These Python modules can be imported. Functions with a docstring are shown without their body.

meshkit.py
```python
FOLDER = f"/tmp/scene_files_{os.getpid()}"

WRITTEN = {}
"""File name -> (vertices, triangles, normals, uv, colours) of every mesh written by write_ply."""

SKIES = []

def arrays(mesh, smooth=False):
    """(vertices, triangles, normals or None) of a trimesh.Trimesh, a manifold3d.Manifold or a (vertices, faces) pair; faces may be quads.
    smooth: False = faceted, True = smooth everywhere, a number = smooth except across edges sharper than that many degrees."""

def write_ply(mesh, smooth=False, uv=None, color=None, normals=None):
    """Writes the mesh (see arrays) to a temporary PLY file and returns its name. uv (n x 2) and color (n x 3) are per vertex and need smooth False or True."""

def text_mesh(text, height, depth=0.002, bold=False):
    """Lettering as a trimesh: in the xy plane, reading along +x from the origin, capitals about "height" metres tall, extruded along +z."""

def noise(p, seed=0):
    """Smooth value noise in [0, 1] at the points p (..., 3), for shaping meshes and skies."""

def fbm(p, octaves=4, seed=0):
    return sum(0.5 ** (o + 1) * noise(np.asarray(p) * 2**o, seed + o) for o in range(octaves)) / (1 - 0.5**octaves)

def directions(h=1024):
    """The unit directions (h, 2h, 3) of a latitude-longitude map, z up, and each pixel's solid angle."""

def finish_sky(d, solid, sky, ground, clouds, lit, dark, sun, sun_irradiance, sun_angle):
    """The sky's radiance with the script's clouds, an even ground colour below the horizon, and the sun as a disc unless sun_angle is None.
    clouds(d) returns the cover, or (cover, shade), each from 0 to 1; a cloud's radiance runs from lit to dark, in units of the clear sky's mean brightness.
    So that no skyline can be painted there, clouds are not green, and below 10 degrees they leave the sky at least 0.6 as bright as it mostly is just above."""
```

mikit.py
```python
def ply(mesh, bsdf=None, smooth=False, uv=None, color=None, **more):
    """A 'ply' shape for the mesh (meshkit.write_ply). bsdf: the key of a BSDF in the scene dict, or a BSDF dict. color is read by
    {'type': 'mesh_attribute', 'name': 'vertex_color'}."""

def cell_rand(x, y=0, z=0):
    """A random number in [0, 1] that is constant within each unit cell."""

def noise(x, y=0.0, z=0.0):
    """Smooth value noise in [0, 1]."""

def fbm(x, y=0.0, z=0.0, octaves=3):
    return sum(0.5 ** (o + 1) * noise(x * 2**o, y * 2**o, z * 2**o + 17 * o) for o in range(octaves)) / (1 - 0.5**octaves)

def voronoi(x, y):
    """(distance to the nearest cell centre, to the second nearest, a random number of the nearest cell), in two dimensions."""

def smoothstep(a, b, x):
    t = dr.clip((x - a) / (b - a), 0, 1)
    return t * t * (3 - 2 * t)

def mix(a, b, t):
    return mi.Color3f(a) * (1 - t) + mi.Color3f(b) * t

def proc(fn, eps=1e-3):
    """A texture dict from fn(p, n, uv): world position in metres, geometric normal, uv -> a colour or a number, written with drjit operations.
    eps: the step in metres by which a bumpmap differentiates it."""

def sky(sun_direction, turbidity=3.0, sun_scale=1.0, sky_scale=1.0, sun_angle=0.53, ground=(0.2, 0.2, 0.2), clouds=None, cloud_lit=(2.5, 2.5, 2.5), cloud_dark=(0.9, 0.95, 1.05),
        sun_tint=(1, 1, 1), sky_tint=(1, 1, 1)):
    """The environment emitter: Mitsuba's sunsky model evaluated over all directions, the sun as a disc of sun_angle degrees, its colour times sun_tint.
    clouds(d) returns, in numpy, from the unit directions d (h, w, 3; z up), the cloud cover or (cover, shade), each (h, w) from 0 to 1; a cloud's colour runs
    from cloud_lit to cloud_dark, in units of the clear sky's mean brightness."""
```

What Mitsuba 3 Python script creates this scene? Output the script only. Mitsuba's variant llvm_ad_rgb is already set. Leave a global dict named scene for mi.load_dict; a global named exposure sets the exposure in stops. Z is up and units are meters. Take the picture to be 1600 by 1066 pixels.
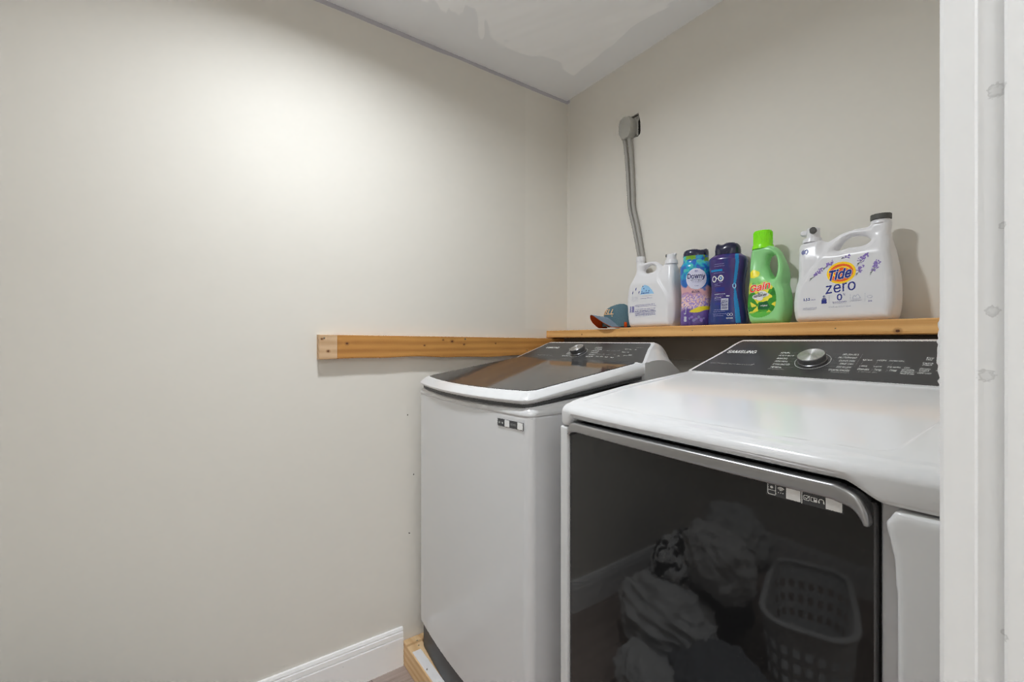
import math, numpy as np, trimesh, shapely, shapely.affinity as aff
import mitsuba as mi, drjit as dr, mikit, meshkit
import manifold3d as m3
from shapely.geometry import Polygon, Point, box as sbox, LineString
from mikit import proc, noise, fbm, smoothstep, mix

T = mi.ScalarTransform4f
scene, labels = {}, {}

# ------------------------------------------------------------------ camera, lights, exposure
HC, YAW = 1.242, math.radians(54.7)
scene['camera'] = {'type': 'perspective', 'fov_axis': 'x', 'fov': 2 * math.degrees(math.atan(800 / 694.0)), 'near_clip': 0.02, 'far_clip': 60.0,
                   'to_world': T().look_at([0, 0, HC], [-math.sin(YAW), math.cos(YAW), HC], [0, 0, 1])}
exposure = 0.60
BULB, HALL = 345.0, 4.2
LAMP = (-0.95, 0.28, 2.428)

WL, WB, WR, WF = -1.64, 1.496, -0.072, -1.30        # left wall, back wall, right wall, front wall
CEIL = 2.431


# ------------------------------------------------------------------ materials
def mat(name, d):
    scene[name] = {'type': 'twosided', 'bsdf': d} if d['type'] not in ('dielectric', 'thindielectric') else d
    return name


def pr(color, rough=0.5, spec=0.5, metal=0.0, **kw):
    c = color if isinstance(color, dict) else {'type': 'rgb', 'value': list(color)}
    return {'type': 'principled', 'base_color': c, 'roughness': rough, 'specular': spec, 'metallic': metal, **kw}


def srgb(r, g, b):
    f = lambda c: ((c / 255 + 0.055) / 1.055) ** 2.4 if c > 10.3 else c / 255 / 12.92
    return [f(r), f(g), f(b)]


WALLC = (0.715, 0.690, 0.640)


def wall_fn(p, n, uv):
    m = fbm(p.x * 1.3 + 3, p.y * 1.3, p.z * 1.3) - 0.5
    fine = noise(p.x * 60, p.y * 60, p.z * 60) - 0.5
    c = mi.Color3f(*WALLC) * (1 + 0.05 * m + 0.012 * fine)
    left = p.x < WL + 0.02
    # cut-in strip of ceiling paint that ran down onto the wall
    edge = CEIL - 0.012 - 0.010 * noise(p.x * 9 + 1, p.y * 9, 0.5)
    c = dr.select(left & (p.z > edge), mi.Color3f(0.50, 0.49, 0.53), c)
    # slightly lighter strip next to the corner
    strip = left & (p.y > 1.235) & (p.z > 1.30)
    c = dr.select(strip, c * 1.035, c)
    # two small screw holes beside the washer
    for (y, z) in ((0.665, 0.955), (0.690, 0.72), (0.672, 0.495)):
        r = dr.sqrt(dr.square(p.y - y) + dr.square(p.z - z))
        c = dr.select(left & (r < 0.0027), mi.Color3f(0.08, 0.07, 0.06), c)
    return c


def wall_rough(p, n, uv):
    return 0.36 + 0.08 * noise(p.x * 4, p.y * 4, p.z * 4)


mat('wall_paint', pr(proc(wall_fn), rough=0.58, spec=0.13))


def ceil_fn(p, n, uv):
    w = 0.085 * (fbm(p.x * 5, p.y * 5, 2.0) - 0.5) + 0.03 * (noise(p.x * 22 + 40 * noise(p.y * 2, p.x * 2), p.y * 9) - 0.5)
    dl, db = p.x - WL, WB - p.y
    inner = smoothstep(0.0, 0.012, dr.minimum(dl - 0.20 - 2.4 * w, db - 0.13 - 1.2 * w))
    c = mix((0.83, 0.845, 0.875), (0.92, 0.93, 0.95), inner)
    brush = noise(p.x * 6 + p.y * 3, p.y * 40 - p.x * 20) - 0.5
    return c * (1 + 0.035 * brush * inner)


mat('ceiling_paint', pr(proc(ceil_fn), rough=0.75, spec=0.2))
mat('white_trim', pr((0.88, 0.885, 0.89), rough=0.32, spec=0.5))


def jamb_fn(p, n, uv):
    c = mi.Color3f(0.73, 0.735, 0.74) * (1 + 0.05 * (fbm(p.x * 90, p.y * 30, p.z * 1.6) - 0.5))
    for (x, z, r) in ((-0.0635, 1.435, 0.006), (-0.0655, 1.265, 0.0048), (-0.0690, 1.215, 0.0055), (-0.060, 1.33, 0.003), (-0.0590, 1.02, 0.003)):
        d = dr.sqrt(dr.square((p.x - x) * 1.0) + dr.square(p.z - z)) / r + 0.5 * (noise(p.x * 700, p.z * 700) - 0.5)
        c = c * (1 - 0.24 * smoothstep(1.0, 0.75, d) * (0.45 + 0.55 * smoothstep(0.35, 0.75, d)))
    return c


mat('jamb_paint', pr(proc(jamb_fn), rough=0.35, spec=0.5))


def wood_fn(axis, knots, tint, offset=0.0):
    def fn(p, n, uv):
        a, b = (p.x, p.y) if axis == 'x' else (p.y, p.x)
        u, v = a + offset, p.z * 1.0 + b * 0.6
        warp = 0.012 * (fbm(u * 3.0, v * 8.0, 1.0) - 0.5)
        for (ka, kz, kr) in knots:
            d2 = (dr.square((a - ka) * 0.45) + dr.square(p.z - kz)) / (kr * kr * 6)
            warp += kr * 1.6 * dr.exp(-d2) * dr.select(p.z > kz, 1.0, -1.0)
        g = (v + warp) * 230
        ring = 0.5 + 0.5 * dr.sin(g + 3.0 * fbm(u * 2.0, v * 20.0, 4.0))
        fib = noise(u * 18, v * 900, 0.0)
        big = fbm(u * 4.0, v * 12.0, 7.0)
        c = mix(tint[0], tint[1], dr.clip(0.55 * ring + 0.25 * fib + 0.5 * (big - 0.4), 0, 1))
        for (ka, kz, kr) in knots:
            d = dr.sqrt(dr.square((a - ka) * 0.8) + dr.square(p.z - kz)) / kr
            c = mix(c, mi.Color3f(0.10, 0.035, 0.012), smoothstep(1.15, 0.6, d))
            c = mix(c, mi.Color3f(0.30, 0.13, 0.04), 0.6 * smoothstep(2.4, 1.1, d) * smoothstep(0.6, 1.1, d))
        return c
    return fn


PINE = ((0.62, 0.34, 0.125), (0.40, 0.185, 0.055))
mat('pine_x', pr(proc(wood_fn('x', ((-0.333, 1.266, 0.0042), (-1.40, 1.270, 0.002)), ((0.76, 0.445, 0.175), (0.52, 0.245, 0.066)))), rough=0.5, spec=0.35))
mat('pine_y', pr(proc(wood_fn('y', ((0.428, 1.233, 0.0042), (0.72, 1.225, 0.0028), (0.84, 1.240, 0.0046), (0.80, 1.246, 0.0025), (0.895, 1.228, 0.0032), (1.05, 1.232, 0.0025)), ((0.56, 0.275, 0.075), (0.36, 0.150, 0.036)))), rough=0.5, spec=0.35))
mat('pine_raw', pr(proc(wood_fn('y', ((0.365, 1.207, 0.0035), (0.345, 1.249, 0.003)), ((0.66, 0.47, 0.30), (0.48, 0.30, 0.16)))), rough=0.6, spec=0.3))
mat('pine_pale', pr(proc(wood_fn('x', ((-1.60, 0.094, 0.004), (-1.3, 0.05, 0.006)), ((0.76, 0.55, 0.32), (0.58, 0.36, 0.17)), 2.0)), rough=0.55, spec=0.3))
mat('under_shelf_shade', pr((0.17, 0.148, 0.125), rough=0.7, spec=0.2))  # grey-brown matched to the shade under the shelf


def plank_fn(p, n, uv):
    row = dr.floor((p.x - WL) / 0.152)
    r = mikit.cell_rand(row, 3, 1)
    g = fbm(p.x * 55 + r * 40, p.y * 5 + r * 17, 0.0, 4)
    fib = noise(p.x * 420, p.y * 14)
    c = mix((0.46, 0.375, 0.335), (0.265, 0.205, 0.178), dr.clip(0.75 * g + 0.35 * fib - 0.05, 0, 1))
    return c * (0.86 + 0.28 * r)


mat('floor_plank', pr(proc(plank_fn), rough=0.45, spec=0.4))
mat('gap_dark', pr((0.03, 0.03, 0.03), rough=0.8, spec=0.1))
mat('white_board', pr(proc(lambda p, n, uv: mi.Color3f(0.74, 0.73, 0.74) * (0.94 + 0.10 * fbm(p.x * 25, p.y * 70, p.z * 60))), rough=0.45))

mat('enamel', pr((0.585, 0.59, 0.60), rough=0.13, spec=0.5, clearcoat=0.5, clearcoat_gloss=0.95))
mat('enamel_front', pr((0.62, 0.625, 0.64), rough=0.12, spec=0.6, clearcoat=0.6, clearcoat_gloss=0.98))
mat('base_dark', pr((0.045, 0.047, 0.05), rough=0.45))
mat('black_glass', pr((0.009, 0.009, 0.0095), rough=0.03, spec=0.52))
mat('lid_glass', pr((0.043, 0.043, 0.044), rough=0.06, spec=0.23))
mat('panel_black', pr((0.042, 0.042, 0.043), rough=0.30, spec=0.4))
mat('print_white', pr((0.72, 0.72, 0.72), rough=0.5))
mat('print_grey', pr((0.30, 0.30, 0.30), rough=0.5))
mat('print_lines', pr((0.17, 0.17, 0.17), rough=0.5))
mat('steel', pr((0.62, 0.62, 0.63), rough=0.28, spec=0.5, metal=1.0))
mat('trim_metal', pr((0.42, 0.42, 0.43), rough=0.30, spec=0.5, metal=1.0))


def knob_fn(c, ax):
    def fn(p, n, uv):
        d = p - mi.Point3f(*c)
        a = dr.atan2(dr.dot(d, mi.Vector3f(*ax[1])), dr.dot(d, mi.Vector3f(*ax[0])))
        s = dr.power(dr.abs(dr.cos(a - 1.25)), 6.0)
        return mi.Color3f(0.55, 0.55, 0.56) * (0.55 + 0.0 * s) + 0.06 * noise(dr.sqrt(dr.dot(d, d)) * 2500)
    return fn


mat('knob_top', {'type': 'roughconductor', 'material': 'Al', 'distribution': 'ggx', 'alpha_u': 0.09, 'alpha_v': 0.34, 'specular_reflectance': {'type': 'rgb', 'value': [0.78, 0.78, 0.79]}})
mat('knob_side', pr((0.22, 0.22, 0.225), rough=0.3, metal=0.9))

mat('plastic_white', pr((0.70, 0.70, 0.725), rough=0.28, spec=0.5))
mat('cap_grey', pr((0.075, 0.075, 0.07), rough=0.45))
mat('tide_blue', pr(srgb(28, 40, 125), rough=0.4))
mat('tide_orange', pr(srgb(236, 96, 28), rough=0.4))
mat('tide_yellow', pr(srgb(252, 208, 30), rough=0.4))
mat('text_violet', pr(srgb(120, 118, 165), rough=0.5))
mat('text_pale', pr(srgb(178, 180, 196), rough=0.5))
mat('lavender', pr(srgb(128, 106, 178), rough=0.5))
mat('sprig_grey', pr(srgb(92, 100, 98), rough=0.5))
mat('pale_blue', pr(srgb(150, 196, 232), rough=0.5))
mat('gain_green', pr(srgb(142, 208, 138), rough=0.3, spec=0.5))
mat('gain_lime', pr(srgb(136, 232, 22), rough=0.28, spec=0.5))
mat('gain_red', pr(srgb(238, 66, 28), rough=0.4))
mat('gain_dark', pr(srgb(16, 96, 44), rough=0.4))
mat('ink_dark', pr(srgb(22, 28, 36), rough=0.4))
mat('cap_navy', pr(srgb(12, 14, 52), rough=0.15, spec=0.6, clearcoat=0.6))
mat('cyan_stripe', pr(srgb(18, 128, 190), rough=0.25))
mat('downy_navy', pr(srgb(24, 28, 92), rough=0.4))
mat('downy_disc', pr(srgb(205, 205, 226), rough=0.35))
mat('cord_grey', pr((0.335, 0.325, 0.30), rough=0.45))
mat('plug_grey', pr((0.39, 0.385, 0.355), rough=0.45))
mat('box_metal', pr((0.10, 0.095, 0.085), rough=0.6))
mat('box_dark', pr((0.035, 0.033, 0.03), rough=0.8, spec=0.1))
mat('screw', pr((0.20, 0.18, 0.15), rough=0.4, metal=0.8))
mat('denim', pr(proc(lambda p, n, uv: mix((0.068, 0.125, 0.155), (0.115, 0.185, 0.22), noise(p.x * 900, p.y * 900, p.z * 900))), rough=0.9, spec=0.1, sheen=0.3))
mat('denim_brim', pr(proc(lambda p, n, uv: mix((0.145, 0.19, 0.245), (0.20, 0.25, 0.31), noise(p.x * 900, p.y * 900, p.z * 900))), rough=0.9, spec=0.1))
mat('orange_cloth', pr((0.50, 0.075, 0.014), rough=0.85, spec=0.1))
mat('stitch', pr((0.80, 0.50, 0.28), rough=0.8, spec=0.1))


# ------------------------------------------------------------------ helpers
def numbered(name, parent=None):
    full = f'{parent}__{name}' if parent else name
    if full not in scene and full not in labels:
        return full
    i = 1
    while f'{full}_{i:03d}' in scene or f'{full}_{i:03d}' in labels:
        i += 1
    return f'{full}_{i:03d}'


def thing(name, label, cat, group=None):
    k = numbered(name)
    labels[k] = {'label': label, 'category': cat}
    if group:
        labels[k]['group'] = group
    return k


def obj(name, mesh, m, parent=None, smooth=False, place=None, label=None, **kw):
    k = numbered(name, parent)
    d = mikit.ply(mesh, m, smooth, **kw)
    if place is not None:
        d['to_world'] = place
    scene[k] = d
    if label:
        labels[k] = {'label': label}
    return k


def one(name, mesh, m, label, cat, group=None, smooth=False, place=None, **kw):
    k = obj(name, mesh, m, None, smooth, place, **kw)
    labels[k] = {'label': label, 'category': cat}
    if group:
        labels[k]['group'] = group
    return k


def struct(name, mesh, m, smooth=False):
    k = obj(name, mesh, m, None, smooth)
    labels[k] = {'label': {'wall': 'beige painted wall', 'ceil': 'patchily painted ceiling'}.get(name[:4], name.replace('_', ' ')), 'kind': 'structure'}
    return k


def bx(x0, x1, y0, y1, z0, z1, ch=0.0):
    if ch <= 0:
        b = trimesh.creation.box(extents=(x1 - x0, y1 - y0, z1 - z0))
        b.apply_translation(((x0 + x1) / 2, (y0 + y1) / 2, (z0 + z1) / 2))
        return b
    pts = []
    for a, lo, hi in ((0, x0, x1), (1, y0, y1), (2, z0, z1)):
        for s0 in (0, 1):
            for s1 in (0, 1):
                for e in (lo, hi):
                    q = [0, 0, 0]
                    o = [i for i in range(3) if i != a]
                    B = ((x0, x1), (y0, y1), (z0, z1))
                    q[a] = e
                    q[o[0]] = B[o[0]][0] + ch if s0 == 0 else B[o[0]][1] - ch
                    q[o[1]] = B[o[1]][0] + ch if s1 == 0 else B[o[1]][1] - ch
                    pts.append(q)
    return m3.Manifold.hull_points(np.array(pts))


def cat(*ms):
    out = []
    for m in ms:
        if hasattr(m, 'to_mesh'):
            q = m.to_mesh()
            m = trimesh.Trimesh(q.vert_properties[:, :3], q.tri_verts, process=False)
        out.append(m)
    return trimesh.util.concatenate(out)


def loft(rings, cap0=True, cap1=True, closed=True):
    R = np.array(rings)
    k, n = R.shape[:2]
    V = R.reshape(-1, 3)
    F = []
    m = n if closed else n - 1
    i = np.arange(m)
    j = (i + 1) % n
    for a in range(k - 1):
        F.append(np.stack([a * n + i, a * n + j, (a + 1) * n + j], 1))
        F.append(np.stack([a * n + i, (a + 1) * n + j, (a + 1) * n + i], 1))
    V = [V]
    at = k * n
    for on, a, flip in ((cap0, 0, True), (cap1, k - 1, False)):
        if on:
            V.append(R[a].mean(0)[None])
            f = np.stack([a * n + i, a * n + j, np.full(m, at)], 1)
            F.append(f[:, ::-1] if flip else f)
            at += 1
    return trimesh.Trimesh(np.vstack(V), np.vstack(F), process=False)


def tube(path, r, n=12, flat=1.0, caps=True):
    p = np.asarray(path, float)
    t = np.gradient(p, axis=0)
    t /= np.linalg.norm(t, axis=1, keepdims=True)
    rings = []
    a = np.cross(t[0], [0, 0, 1.0] if abs(t[0][2]) < 0.9 else [0, 1.0, 0])
    for k in range(len(p)):
        a = a - t[k] * (a @ t[k])
        a /= np.linalg.norm(a)
        b = np.cross(t[k], a)
        rr = r[k] if np.ndim(r) else r
        th = np.linspace(0, 2 * np.pi, n, endpoint=False)
        rings.append(p[k] + rr * (np.cos(th)[:, None] * a + flat * np.sin(th)[:, None] * b))
    return loft(rings, caps, caps)


def bez(pts, n=24):
    """Catmull-Rom curve through the points."""
    p = np.asarray(pts, float)
    q = np.vstack([2 * p[0] - p[1], p, 2 * p[-1] - p[-2]])
    out = []
    for i in range(len(p) - 1):
        for t in np.linspace(0, 1, n, endpoint=False):
            a, b, c, d = q[i:i + 4]
            out.append(0.5 * (2 * b + (c - a) * t + (2 * a - 5 * b + 4 * c - d) * t * t + (3 * b - a - 3 * c + d) * t ** 3))
    out.append(p[-1])
    return np.array(out)


def spoly(pts, n=8):
    p = list(pts) + [pts[0]]
    q = np.asarray(p, float)
    ext = np.vstack([q[-2], q, q[1]])
    out = []
    for i in range(len(q) - 1):
        for t in np.linspace(0, 1, n, endpoint=False):
            a, b, c, d = ext[i:i + 4]
            out.append(0.5 * (2 * b + (c - a) * t + (2 * a - 5 * b + 4 * c - d) * t * t + (3 * b - a - 3 * c + d) * t ** 3))
    return Polygon(out).buffer(0)


def pillow(poly, depth, r, edge, dfun=None):
    """A solid whose outline in xz is poly, half as thick as depth/2 to either side of y=0, its edges rounded by r. dfun(x, z): local half depth."""
    x0, z0, x1, z1 = poly.bounds
    h = edge * 0.5
    gx, gz = np.arange(x0 - 4 * edge, x1 + 5 * edge, h), np.arange(z0 - 4 * edge, z1 + 5 * edge, h)
    XX, ZZ = np.meshgrid(gx, gz, indexing='ij')
    P = shapely.points(XX.ravel(), ZZ.ravel())
    d = shapely.distance(poly.boundary, P)
    d = np.where(shapely.contains_xy(poly, XX.ravel(), ZZ.ravel()), -d, d).reshape(XX.shape)
    hd = np.full_like(d, depth / 2) if dfun is None else dfun(XX, ZZ)
    nx, nz = d.shape
    dm = float(hd.max())
    gy = np.arange(-dm - 2.5 * edge, dm + 3.0 * edge, edge)
    D, HD = d[::2, None, ::2], np.maximum(hd[::2, None, ::2], 1e-4)
    R_ = np.minimum(r, HD)
    q0, q1 = D + R_, np.abs(gy)[None, :, None] - HD + R_
    f = np.minimum(np.maximum(q0, q1), 0) + np.hypot(np.maximum(q0, 0), np.maximum(q1, 0)) - R_
    return surface_net(f, gx[::2], gy, gz[::2])


def surface_net(f, gx, gy, gz):
    """The surface f = 0 (negative inside) of a grid of values as a trimesh of quads split in two."""
    ax = (gx, gy, gz)
    ins = f < 0
    n = np.array(f.shape) - 1
    acc, cnt = np.zeros((*n, 3)), np.zeros(n)
    crossings = []
    for k in range(3):
        o = [i for i in range(3) if i != k]
        lo = [slice(None)] * 3
        hi = [slice(None)] * 3
        lo[k], hi[k] = slice(0, -1), slice(1, None)
        a, b = f[tuple(lo)], f[tuple(hi)]
        cross = (a < 0) != (b < 0)
        t = np.where(cross, a / np.where(cross, a - b, 1), 0)
        idx = np.indices(cross.shape)
        P = np.stack([ax[i][idx[i]] for i in range(3)], -1).astype(float)
        P[..., k] += t * (ax[k][1] - ax[k][0])
        for d0 in (0, 1):
            for d1 in (0, 1):
                # the cells around an edge: shift by -d along the two other axes
                src, dst = [slice(None)] * 3, [slice(None)] * 3
                for o_, dd in ((o[0], d0), (o[1], d1)):
                    N = f.shape[o_]
                    src[o_] = slice(dd, N - 1 + dd)
                    dst[o_] = slice(0, N - 1)
                m = cross[tuple(src)]
                acc[tuple(dst)] += np.where(m[..., None], P[tuple(src)], 0)
                cnt[tuple(dst)] += m
        crossings.append((k, o, cross, a < 0))
    live = cnt > 0
    num = np.full(n, -1)
    num[live] = np.arange(live.sum())
    V = acc[live] / cnt[live][:, None]
    F = []
    for k, o, cross, neg in crossings:
        c = cross.copy()
        for o_ in o:
            e = [slice(None)] * 3
            e[o_] = 0
            c[tuple(e)] = False
            e[o_] = -1
            c[tuple(e)] = False
        I = np.argwhere(c)
        u, v = np.zeros(3, int), np.zeros(3, int)
        u[o[0]], v[o[1]] = 1, 1
        q = np.stack([num[tuple((I - u * i - v * j).T)] for i, j in ((0, 0), (1, 0), (1, 1), (0, 1))], 1)
        flip = neg[tuple(I.T)] if k != 1 else ~neg[tuple(I.T)]
        q[~flip] = q[~flip][:, ::-1]
        F += [q[:, [0, 1, 2]], q[:, [0, 2, 3]]]
    m = trimesh.Trimesh(V, np.vstack(F), process=False)
    if m.volume < 0:
        m.invert()
    return m


def tri(man):
    q = man.to_mesh()
    return trimesh.Trimesh(q.vert_properties[:, :3], q.tri_verts, process=False)


def mv(mesh, x=0, y=0, z=0):
    if hasattr(mesh, 'to_mesh'):
        return mesh.translate([x, y, z])
    m = mesh.copy()
    m.apply_translation((x, y, z))
    return m


def ext(poly, t):
    """poly in (x, z), from y=0 to y=t, as a trimesh"""
    polys = getattr(poly, 'geoms', [poly])
    m = trimesh.util.concatenate([trimesh.creation.extrude_polygon(g, t, engine='earcut') for g in polys])
    v = m.vertices.copy()
    m = trimesh.Trimesh(np.stack([v[:, 0], v[:, 2], v[:, 1]], 1), m.faces[:, ::-1], process=False)
    return m


def slab(poly, t, step=None, warp=None):
    """poly in (x, z) extruded from y=0 to y=t, refined and warped."""
    polys = getattr(poly, 'geoms', [poly])
    cs = m3.CrossSection([np.array(c.coords)[:-1] for g in polys for c in (g.exterior, *g.interiors)], m3.FillRule.EvenOdd)
    m = m3.Manifold.extrude(cs, t)
    if step:
        m = m.refine_to_length(step)
    m = tri(m)
    v = m.vertices
    m = trimesh.Trimesh(np.stack([v[:, 0], v[:, 2], v[:, 1]], 1), m.faces[:, ::-1], process=False)
    if warp is not None:
        m.vertices = warp(np.array(m.vertices))
    return m


_txt = {}


def letters(text, h, depth=0.0004, bold=False, center=None, slant=0.0, width=None, tight=None):
    """Lettering in the xz plane, facing -y (front at y = -depth)."""
    key = (text, bold)
    if key not in _txt:
        _txt[key] = meshkit.text_mesh(text, 1.0, 1.0, bold)
    m = _txt[key].copy()
    v = np.array(m.vertices)
    if width:
        v[:, 0] *= width / (np.ptp(v[:, 0]) * h)
    v = np.stack([v[:, 0] * h + slant * v[:, 1] * h, -v[:, 2] * depth, v[:, 1] * h], 1)
    if center == 'c':
        v[:, 0] -= (v[:, 0].min() + v[:, 0].max()) / 2
    if center == 'r':
        v[:, 0] -= v[:, 0].max()
    return trimesh.Trimesh(v, m.faces.copy(), process=False)


def letter_poly(text, h, bold=False):
    from PIL import Image, ImageDraw, ImageFont
    m = meshkit.text_mesh(text, h, 1.0, bold)
    top = m.triangles[(m.face_normals[:, 2] > 0.9)]
    return shapely.union_all([Polygon(t[:, :2]) for t in top if abs((t[1, 0] - t[0, 0]) * (t[2, 1] - t[0, 1]) - (t[1, 1] - t[0, 1]) * (t[2, 0] - t[0, 0])) > 1e-12]).buffer(1e-6)


def frame(o, xd, zd, nd):
    """to_world that takes xz-plane lettering (x right, z up, -y out) to a face: origin o, directions xd, zd, outward nd."""
    M = np.eye(4)
    M[:3, 0], M[:3, 1], M[:3, 2], M[:3, 3] = xd, -np.asarray(nd), zd, o
    return M


def applied(mesh, M):
    m = mesh.copy() if not hasattr(mesh, 'to_mesh') else tri(mesh)
    m.apply_transform(M)
    return m


def mat4(t):
    return np.array(t.matrix, float)


def rrect(x0, x1, z0, z1, r, n=8):
    return sbox(x0 + r, z0 + r, x1 - r, z1 - r).buffer(r, quad_segs=n)


# ------------------------------------------------------------------ the room
HX1 = 1.35                                                       # hall's far wall
struct('wall_left', bx(WL - 0.1, WL, -1.30, WB + 0.1, 0, CEIL), 'wall_paint')
struct('wall_front', bx(WL - 0.1, 0.03, WF - 0.1, WF, 0, CEIL), 'wall_paint')
# back wall with the hole cut for the outlet box
hole = Polygon([(-1.289, 2.181), (-1.262, 2.192), (-1.236, 2.189), (-1.228, 2.190), (-1.204, 2.191), (-1.193, 2.150), (-1.1925, 2.105), (-1.205, 2.094), (-1.232, 2.097), (-1.247, 2.093), (-1.286, 2.094), (-1.292, 2.14)])
wallb = sbox(WL, 0, HX1, CEIL).difference(hole)
struct('wall_back', mv(slab(wallb, 0.1), 0, WB, 0), 'wall_paint')
struct('wall_right', bx(WR, 0.03, 0.5155, WB, 0, CEIL), 'wall_paint')
struct('wall_right_header', bx(WR, 0.03, -0.44, 0.5155, 2.06, CEIL), 'wall_paint')
struct('wall_right_front', bx(WR, 0.03, WF, -0.44, 0, CEIL), 'wall_paint')
struct('ceiling', bx(WL - 0.1, HX1 + 0.1, WF - 0.1, WB + 0.1, CEIL, CEIL + 0.08), 'ceiling_paint')
fl = struct('floor', bx(WL - 0.1, HX1 + 0.1, WF - 0.1, WB + 0.1, -0.08, -0.004), 'gap_dark')
rng = np.random.default_rng(7)
for i in range(11):                                              # vinyl planks running away from the camera
    x0, x1 = WL + i * 0.152, min(WL + (i + 1) * 0.152, HX1)
    y = WF - rng.uniform(0.1, 0.9)
    while y < WB:
        y1 = y + 1.21
        a, b = max(y, WF), min(y1, WB)
        if b - a > 0.02:
            obj('plank', bx(x0 + 0.0006, x1 - 0.0006, a + 0.0008, b - 0.0008, -0.004, 0.0, 0.0009), 'floor_plank', fl)
        y = y1
obj('plank', bx(0.035, HX1, WF, WB, -0.004, 0, 0.001), 'floor_plank', fl)
struct('wall_hall', bx(HX1, HX1 + 0.1, WF, WB, 0, CEIL), 'wall_paint')
struct('wall_hall_front', bx(0.03, HX1, WF - 0.1, WF, 0, CEIL), 'wall_paint')


def baseboard(name, length, M):
    prof = [(0, 0), (0.0145, 0), (0.0145, 0.106), (0.0135, 0.1085), (0.0085, 0.1095), (0.0085, 0.1120), (0.0135, 0.1145), (0.0120, 0.1285), (0.0070, 0.1300), (0.0070, 0.1335), (0.0105, 0.1360), (0.007, 0.1445), (0, 0.1452)]
    m = trimesh.creation.extrude_polygon(Polygon(prof), length, engine='earcut')
    m.apply_transform(M)
    k = obj(name, m, 'white_trim')
    labels[k] = {'label': 'white moulded baseboard with stepped top', 'kind': 'structure'}
    return k


bbl = baseboard('baseboard_left', 0.643 - WF, np.array([[1, 0, 0, WL], [0, 0, 1, WF], [0, 1, 0, 0], [0, 0, 0, 1.0]]))
for (y, z) in ((0.578, 0.092), (0.30, 0.086), (0.42, 0.09)):
    obj('nail_hole', trimesh.creation.icosphere(1, 0.0014), 'text_pale', bbl, True, T().translate([WL + 0.0142, y, z]))
baseboard('baseboard_front', 1.2, np.array([[0, 0, 1, WL + 0.0], [1, 0, 0, WF], [0, 1, 0, 0], [0, 0, 0, 1.0]]))

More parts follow.
